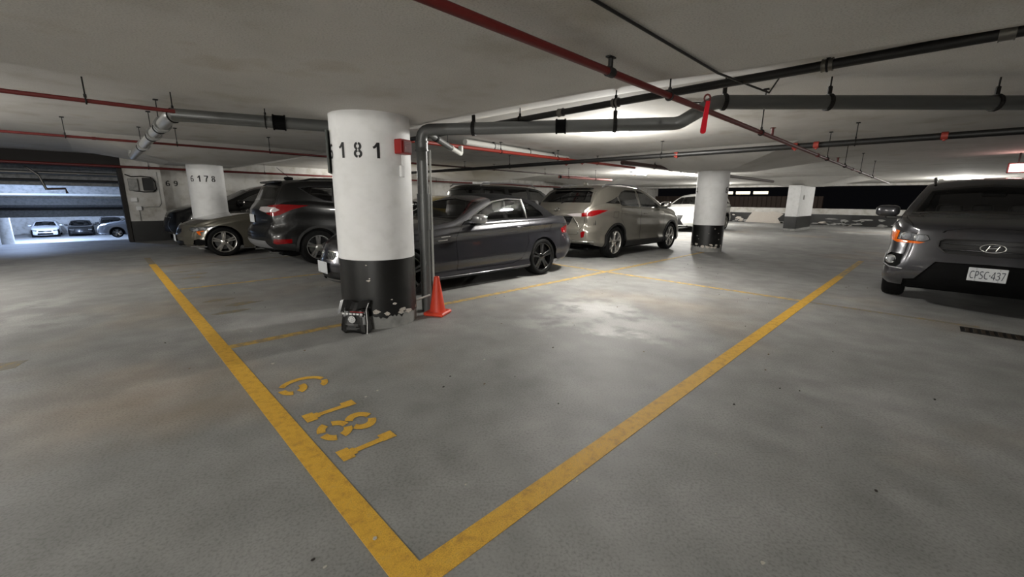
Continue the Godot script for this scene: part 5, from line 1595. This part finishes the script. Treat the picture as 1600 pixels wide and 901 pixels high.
func place() -> void:
	# red sprinkler main running across the empty stall
	var red := pipe("sprinkler_pipe", "long red sprinkler pipe crossing overhead from the top edge to the far parapet", [V(-2.0, 2.0, -1.42), V(4.0, 2.0, -1.42), V(9.0, 2.0, -1.42), V(20.0, 2.0, -1.40)], .021, M.red_pipe, [[4.9, 2.14], [7.0, 2.42], [10.6, 2.42], [12.4, 2.42], [14.6, 2.42], [17.0, 2.42]], [9.85, 13.4, 16.2])
	var b := MB.new()
	for x in [2.16, -.2]:
		b = MB.new()
		b.box(V(x, 2.045, -1.42), V(.03, .06, .022), .006)
		b.tube([V(x - .028, 2.0, -1.42), V(x + .028, 2.0, -1.42)], .027, 12)
		b.box(V(x, 2.076, -1.42), V(.06, .008, .03))
		obj("ceiling_clamp", b, M.iron, red)
	for x in [5.4, 9.6]:
		b = MB.new()
		b.tube([V(x, 2.02, -1.42), V(x, 2.09, -1.42)], .014, 8)
		b.lathe([Vector2(.028, 0), Vector2(.03, .004), Vector2(0, .012)], 12, Transform3D(Basis(), V(x, 2.09, -1.42)))
		obj("sprinkler_head", b, M.red_pipe, red)
	# drain pipe: stack beside the column, then slanting overhead to the right
	var el := V(2.63, 2.03, -4.10)
	var j1 := V(4.22, 2.05, -1.95); var j2 := V(4.22, 2.2, -1.62)
	var pts := [V(2.63, .0, -4.10), V(2.63, 1.0, -4.10)] + bend(V(2.63, 1.0, -4.1), el, j1, .11) + [V(3.4, 2.04, -3.06)] + bend(V(3.4, 2.04, -3.06), j1, j2, .05, 4) + bend(j1, j2, V(8.0, 2.21, 2.3), .05, 4) + [V(8.0, 2.21, 2.3)]
	var dr := pipe("drain_pipe", "grey plastic drain pipe rising beside the 181 pillar and crossing overhead", pts, .062, M.grey_pipe, [], [], 2.42)
	for q in [[V(3.53, 2.042, -2.88)], [V(2.63, 1.86, -4.10)]]:
		b = MB.new()
		var u: Vector3 = (j1 - el).normalized() if q[0].x > 3 else Vector3.UP
		b.tube([q[0] - u * .05, q[0] + u * .05], .068, 16)
		for s in [-1, 1]: b.tube([q[0] + u * (.045 * s - .008), q[0] + u * (.045 * s + .008)], .075, 16)
		obj("coupling", b, M.black if q[0].x > 3 else M.grey_pipe, dr)
	b = MB.new(); b.tube([V(2.63, .95, -4.10), V(2.63, 1.35, -4.10)], .072, 18); obj("sleeve", b, M.grey_pipe, dr)
	for q in [[.22, 2.12], [.77, 2.28], [1.0, 2.42], [1.35, 2.42], [1.9, 2.42]]:
		var p: Vector3 = el.lerp(j1, q[0]) if q[0] < 1 else j2.lerp(V(8.0, 2.21, 2.3), (q[0] - .97) * .5)
		var u := (j1 - el).normalized()
		if q[0] >= 1: u = (V(8.0, 2.21, 2.3) - j2).normalized()
		var w := u.cross(Vector3.UP).normalized()
		b = MB.new()
		for e in [-.012, 0.0, .012]:
			var ring := []
			for k in 17: ring.append(p + u * e + (w * cos(TAU * k / 16) + Vector3.UP * sin(TAU * k / 16)) * .068)
			b.tube(ring, .008, 6, false)
		b.tube([p + V(0, .07, 0), V(p.x, q[1], p.z)], .007, 6)
		b.box(p + V(0, .10, 0), V(.035, .08, .035), .008)
		obj("hanger", b, M.iron, dr)
	# thin white angle guard on the stack and the little branch at its foot
	b = MB.new(); b.box(V(2.705, .95, -4.06), V(.012, 1.75, .03), .002); b.tube([V(2.40, .17, -4.0), V(2.62, .2, -4.02)], .012, 8)
	obj("guard_strip", b, M.white_pipe, dr)
	# branch from the elbow
	b = MB.new(); b.tube([V(2.68, 2.0, -4.05), V(3.65, 2.0, -4.95)], .038, 14); obj("branch_pipe", b, M.grey_pipe, dr)
	b = MB.new(); b.tube([V(3.65, 2.0, -4.95), V(4.12, 2.0, -5.38)] + bend(V(4.12, 2.0, -5.38), V(4.22, 2.0, -5.46), V(4.22, 2.2, -5.46), .06) + [V(4.22, 2.12, -5.46)], .038, 14); obj("white_branch", b, M.white_pipe, dr)
	for q in [V(2.95, 2.0, -4.3), V(3.66, 2.0, -4.96)]:
		var u := V(.73, 0, -.68)
		b = MB.new(); b.tube([q - u * .04, q + u * .04], .044, 14); obj("branch_collar", b, M.black if q.x < 3 else M.white_pipe, dr)
	# grey pipe at the left, with its white-jointed leg down the aisle
	pipe("drain_pipe", "grey drain pipe running from behind the 181 pillar towards the ramp side", [V(2.6, 2.1, -4.85), V(.66, 2.1, -5.58)], .062, M.grey_pipe, [[.25, 2.4], [1.25, 2.42]], [1.12], 2.42, M.black)
	pipe("drain_pipe", "pale grey drain pipe with dark joint rings going away over the aisle", bend(V(2.6, 2.1, -4.85), V(.66, 2.1, -5.6), V(.66, 2.1, -12), .1) + [V(.66, 2.1, -11.8)] + bend(V(.66, 2.1, -11.8), V(.66, 2.1, -12.05), V(.66, 2.4, -12.05), .1) + [V(.66, 2.42, -12.05)], .062, mat(Color(.5, .5, .49), .4), [.1, 1.2, 2.2, 4.0], [.9, 1.9, 3.6])
	# black pipes
	pipe("fire_main", "black pipe with silver couplings crossing at the upper right, nearest of the black pipes", [V(3.33, 2.12, 3.0), V(3.29, 2.12, -5.6)], .029, M.black_pipe, [[1.7, 2.3], [3.62, 2.3], [5.1, 2.3], [6.25, 2.3]], [2.9, 3.62, 5.1, 5.7], 2.3, M.steel)
	pipe("fire_main", "black pipe with orange fittings crossing above the parapet, beyond the red sprinkler pipe", [V(7.95, 2.15, 4.0), V(7.75, 2.15, -9.0), V(7.5, 2.15, -14.0)], .043, M.black_pipe, [2.6, 5.0, 7.9, 12.0], [])
	for z in [-.1, -1.72, -1.45, -3.6, -5.75, -6.2]:
		b = MB.new()
		b.tube([V(7.84, 2.15, z - .035), V(7.84, 2.15, z + .03)], .05, 12)
		b.box(V(7.84, 2.10, z), V(.03, .03, .03), .006)
		obj("fitting", b, M.red_bright, get_node("fire_main_001"))
	# other pipes in the middle distance
	pipe("sprinkler_pipe", "bright red sprinkler pipe above the grey convertible", [V(3.3, 2.24, -6.32), V(11.2, 2.24, -6.36)], .032, M.red_bright, [1.3, 2.6, 4.4, 6.0], [4.75])
	pipe("drain_pipe", "pale drain pipe running beside the bright red sprinkler pipe", [V(5.0, 2.335, -6.34), V(8.65, 2.335, -6.8)], .055, M.white_pipe, [.8, 2.0, 3.0], [])
	pipe("sprinkler_pipe", "thin dark red pipe over the black sport utility vehicle", [V(2.8, 2.25, -10.3), V(14.5, 2.25, -10.3)], .025, M.brown_pipe, [2.0, 5.3, 6.5, 9.0], [])
	pipe("sprinkler_pipe", "short red pipe with a black elbow beside the glaring lamp", [V(11.5, 2.1, -9.4), V(14.5, 2.1, -9.2)], .04, M.red_bright, [.5, 2.0], [.05], 2.42, M.black)
	pipe("sprinkler_pipe", "thick brown pipe passing behind the far round pillar", [V(8.6, 2.15, -5.2), V(12.7, 2.15, -5.15), V(20.0, 2.15, -5.0)], .05, M.brown_pipe, [1.5, 3.0, 6.2], [2.4])
	pipe("sprinkler_pipe", "red pipe at the upper left, ending at the drain elbow", [V(-8.8, 2.05, -5.1), V(.62, 2.05, -5.02)], .017, M.red_pipe, [[8.85, 2.34]], [])
	pipe("sprinkler_pipe", "second red pipe over the aisle, passing behind the 181 pillar", [V(-8.8, 2.15, -9.3), V(6.0, 2.15, -9.15)], .019, M.red_pipe, [8.6, 9.9, 11.3, 12.4], [8.9])
	pipe("sprinkler_pipe", "dark red pipe along the top of the back wall", [V(-8.8, 2.10, -16.1), V(30.0, 2.10, -16.6)], .035, M.red_pipe, [10.0, 13.0, 16.0, 20.0], [])
	# thin conduits on the slab
	b = MB.new(); b.tube([V(-2, 2.071, -1.09), V(2.84, 2.069, -1.09), V(3.95, 2.15, -1.10), V(4.3, 2.39, -1.10)], .007, 6)
	obj("conduit", b, M.iron, get_node("ceiling"))
	b = MB.new(); b.tube([V(4.9, 2.41, -2.3), V(6.6, 2.41, -.9)], .008, 6)
	obj("conduit", b, M.iron, get_node("ceiling"))
	# red handle hanging from the main
	b = MB.new()
	var q := PackedVector2Array()
	for k in 9: q.append(Vector2(cos(PI + PI * k / 8) * .02, -.19 + sin(PI + PI * k / 8) * .02))
	q.append(Vector2(.017, .02)); q.append(Vector2(-.011, .02))
	b.plate(q, .012, Transform3D(Basis(Vector3.UP, -PI / 4) * Basis(Vector3.BACK, -.06), V(3.32, 2.0, -1.33)))
	var rt := tag(obj("red_handle", b, mat(Color(.75, .03, .12), .4)), "bright red handle hanging from the overhead pipes", "handle")
	b = MB.new()
	var ring := []
	for k in 13: ring.append(V(3.32, 2.04, -1.33) + Vector3(cos(TAU * k / 12) * .022, sin(TAU * k / 12) * .026, 0).rotated(Vector3.UP, -PI / 4))
	b.tube(ring, .007, 6, false)
	obj("loop", b, M.red_pipe, rt)
	alarm(); cone(); bag(); drain(); litter()

func alarm() -> void:
	# red strobe box on the numbered column with its conduit and call point
	var r := .38
	var a := atan2(4.12, -2.05) - deg_to_rad(43)
	var xf := Transform3D(Basis(Vector3.UP, -a + PI / 2), V(2.05, 0, -4.12)) # z outwards
	var o := thing("fire_alarm", "red fire alarm box on the white pillar numbered 181", "fire alarm", V(2.05, 1.78, -4.12), -a + PI / 2)
	var b := MB.new(); b.box(V(0, 0, r + .045), V(.15, .135, .09), .008); obj("case", b, mat(Color(.55, .05, .04), .4), o)
	b = MB.new(); b.box(V(.01, 0, r + .093), V(.11, .11, .012), .004); obj("grille_plate", b, mat(Color(.42, .04, .035), .5), o)
	for k in 6:
		b = MB.new(); b.box(V(.01, -.04 + k * .016, r + .1), V(.09, .005, .006)); obj("slot_rib", b, mat(Color(.3, .03, .03), .5), o)
	b = MB.new(); b.tube([V(.02, -.07, r + .012), V(.02, -.17, r + .012)], .009, 8); obj("conduit", b, M.white, o)
	b = MB.new(); b.box(V(.0, -.225, r + .02), V(.05, .11, .03), .006); obj("junction_box", b, M.white, o)

func cone() -> void:
	var o := thing("traffic_cone", "small orange traffic cone beside the drain pipe", "traffic cone", V(2.62, 0, -3.87), .5)
	var b := MB.new(); b.box(V(0, .02, 0), V(.245, .04, .245), .012); obj("base", b, M.orange, o)
	b = MB.new(); b.lathe([Vector2(.092, .038), Vector2(.088, .05), Vector2(.03, .43), Vector2(.027, .44), Vector2(.02, .44), Vector2(.018, .42)], 32); obj("cone_body", b, M.orange, o)

func bag() -> void:
	# half-empty bag of ice melt, its top folded over
	var o := thing("ice_melt_bag", "black bag printed with a white snowflake, slumped against the pillar foot", "bag", V(1.655, 0, -3.855), -.93)
	o.scale = Vector3(1.22, 1.15, 1.0)
	var dark := mat(Color(.035, .035, .037), .3)
	var b := MB.new()
	var rings := [[0.0, .105, .045], [.02, .118, .058], [.08, .115, .055], [.15, .105, .045], [.195, .10, .03], [.21, .102, .016]]
	var g := []
	for q in rings:
		var row := []
		for k in 29:
			var a := TAU * k / 28
			var e := .45
			row.append(V(signf(cos(a)) * pow(absf(cos(a)), e) * q[1], q[0] + .006 * sin(a * 5 + q[0] * 40), signf(sin(a)) * pow(absf(sin(a)), e) * q[2] + .008 * sin(a * 7 + q[0] * 30)))
		g.append(row)
	for i in g.size() - 1:
		for k in 28: b.quad(g[i][k], g[i + 1][k], g[i + 1][k + 1], g[i][k + 1])
	obj("sack", b, dark, o)
	b = MB.new()
	for i in 8:
		for j in 3:
			var P := func(u: float, v: float) -> Vector3:
				return V(lerpf(-.145, .118, u), .215 + .05 * v + .012 * sin(u * 9.0) - .06 * pow(1.0 - u, 2) * (1.0 - v), .03 - .07 * v + .01 * sin(u * 13))
			b.quad(P.call(i / 8.0, j / 3.0), P.call((i + 1) / 8.0, j / 3.0), P.call((i + 1) / 8.0, (j + 1) / 3.0), P.call(i / 8.0, (j + 1) / 3.0))
	obj("folded_top", b, mat(Color(.09, .09, .092), .35), o)
	b = MB.new()
	b.box(V(.035, .192, .055), V(.11, .008, .004)); obj("red_print", b, mat(Color(.5, .04, .05), .5), o)
	var w := mat(Color(.8, .8, .8), .5)
	b = MB.new()
	for k in 6: b.box(V(-.075 + k * .03, .175, .062), V(.022, .014, .004))
	obj("white_print", b, w, o)
	b = MB.new()
	for k in 4:
		b.box(Vector3.ZERO, V(.062, .009, .004), 0.0, Transform3D(Basis(Vector3.BACK, PI * k / 4), V(-.005, .128, .066)))
	for k in 8: b.box(V(.024, 0, 0), V(.008, .022, .004), 0.0, Transform3D(Basis(Vector3.BACK, TAU * k / 8), V(-.005, .128, .066)))
	obj("snowflake_print", b, w, o)
	b = MB.new()
	for k in 5: b.box(V(-.01 + .01 * (k % 2), .085 - k * .011, .067), V(.11 - .02 * (k % 3), .003, .004))
	obj("small_print", b, mat(Color(.4, .4, .4), .5), o)
	b = MB.new()
	b.tube([V(.112, .004, .052), V(.118, .1, .052), V(.108, .21, .035), V(.116, .262, .0)], .003, 6)
	obj("bag_edge", b, w, o)

func drain() -> void:
	var o := thing("floor_drain", "rusty slotted drain grate set in the floor near the dark grey crossover", "drain", V(6.36, .0, .72))
	var b := MB.new(); b.box(V(0, .001, 0), V(.26, .004, .74)); obj("frame", b, M.iron, o)
	for k in 12:
		b = MB.new(); b.box(V(0, .004, -.32 + k * .058), V(.2, .006, .03), .001); obj("bar", b, mat(Color(.2, .16, .12), .7, .3), o)

func litter() -> void:
	# dry leaf bits, grit and paper scraps strewn on the concrete
	var rng := RandomNumberGenerator.new(); rng.seed = 21
	var cols := [mat(Color(.16, .14, .12), .9), mat(Color(.72, .70, .66), .8), mat(Color(.40, .32, .22), .9)]
	for c in 3:
		var b := MB.new()
		for k in 60:
			var p := V(rng.randf_range(.2, 9), .003, rng.randf_range(-7.2, .3))
			if Vector2(p.x - 2.05, p.z + 4.12).length() < .8: continue
			var s := rng.randf_range(.003, .011)
			var poly := PackedVector2Array()
			for j in 6: poly.append(Vector2(p.x + cos(TAU * j / 6) * s * rng.randf_range(.5, 1.5), p.z + sin(TAU * j / 6) * s * rng.randf_range(.4, 1.0)))
			b.slab(poly, .0, rng.randf_range(.002, .005))
		obj("litter", b, cols[c], get_node("floor")).set_meta("kind", "stuff")
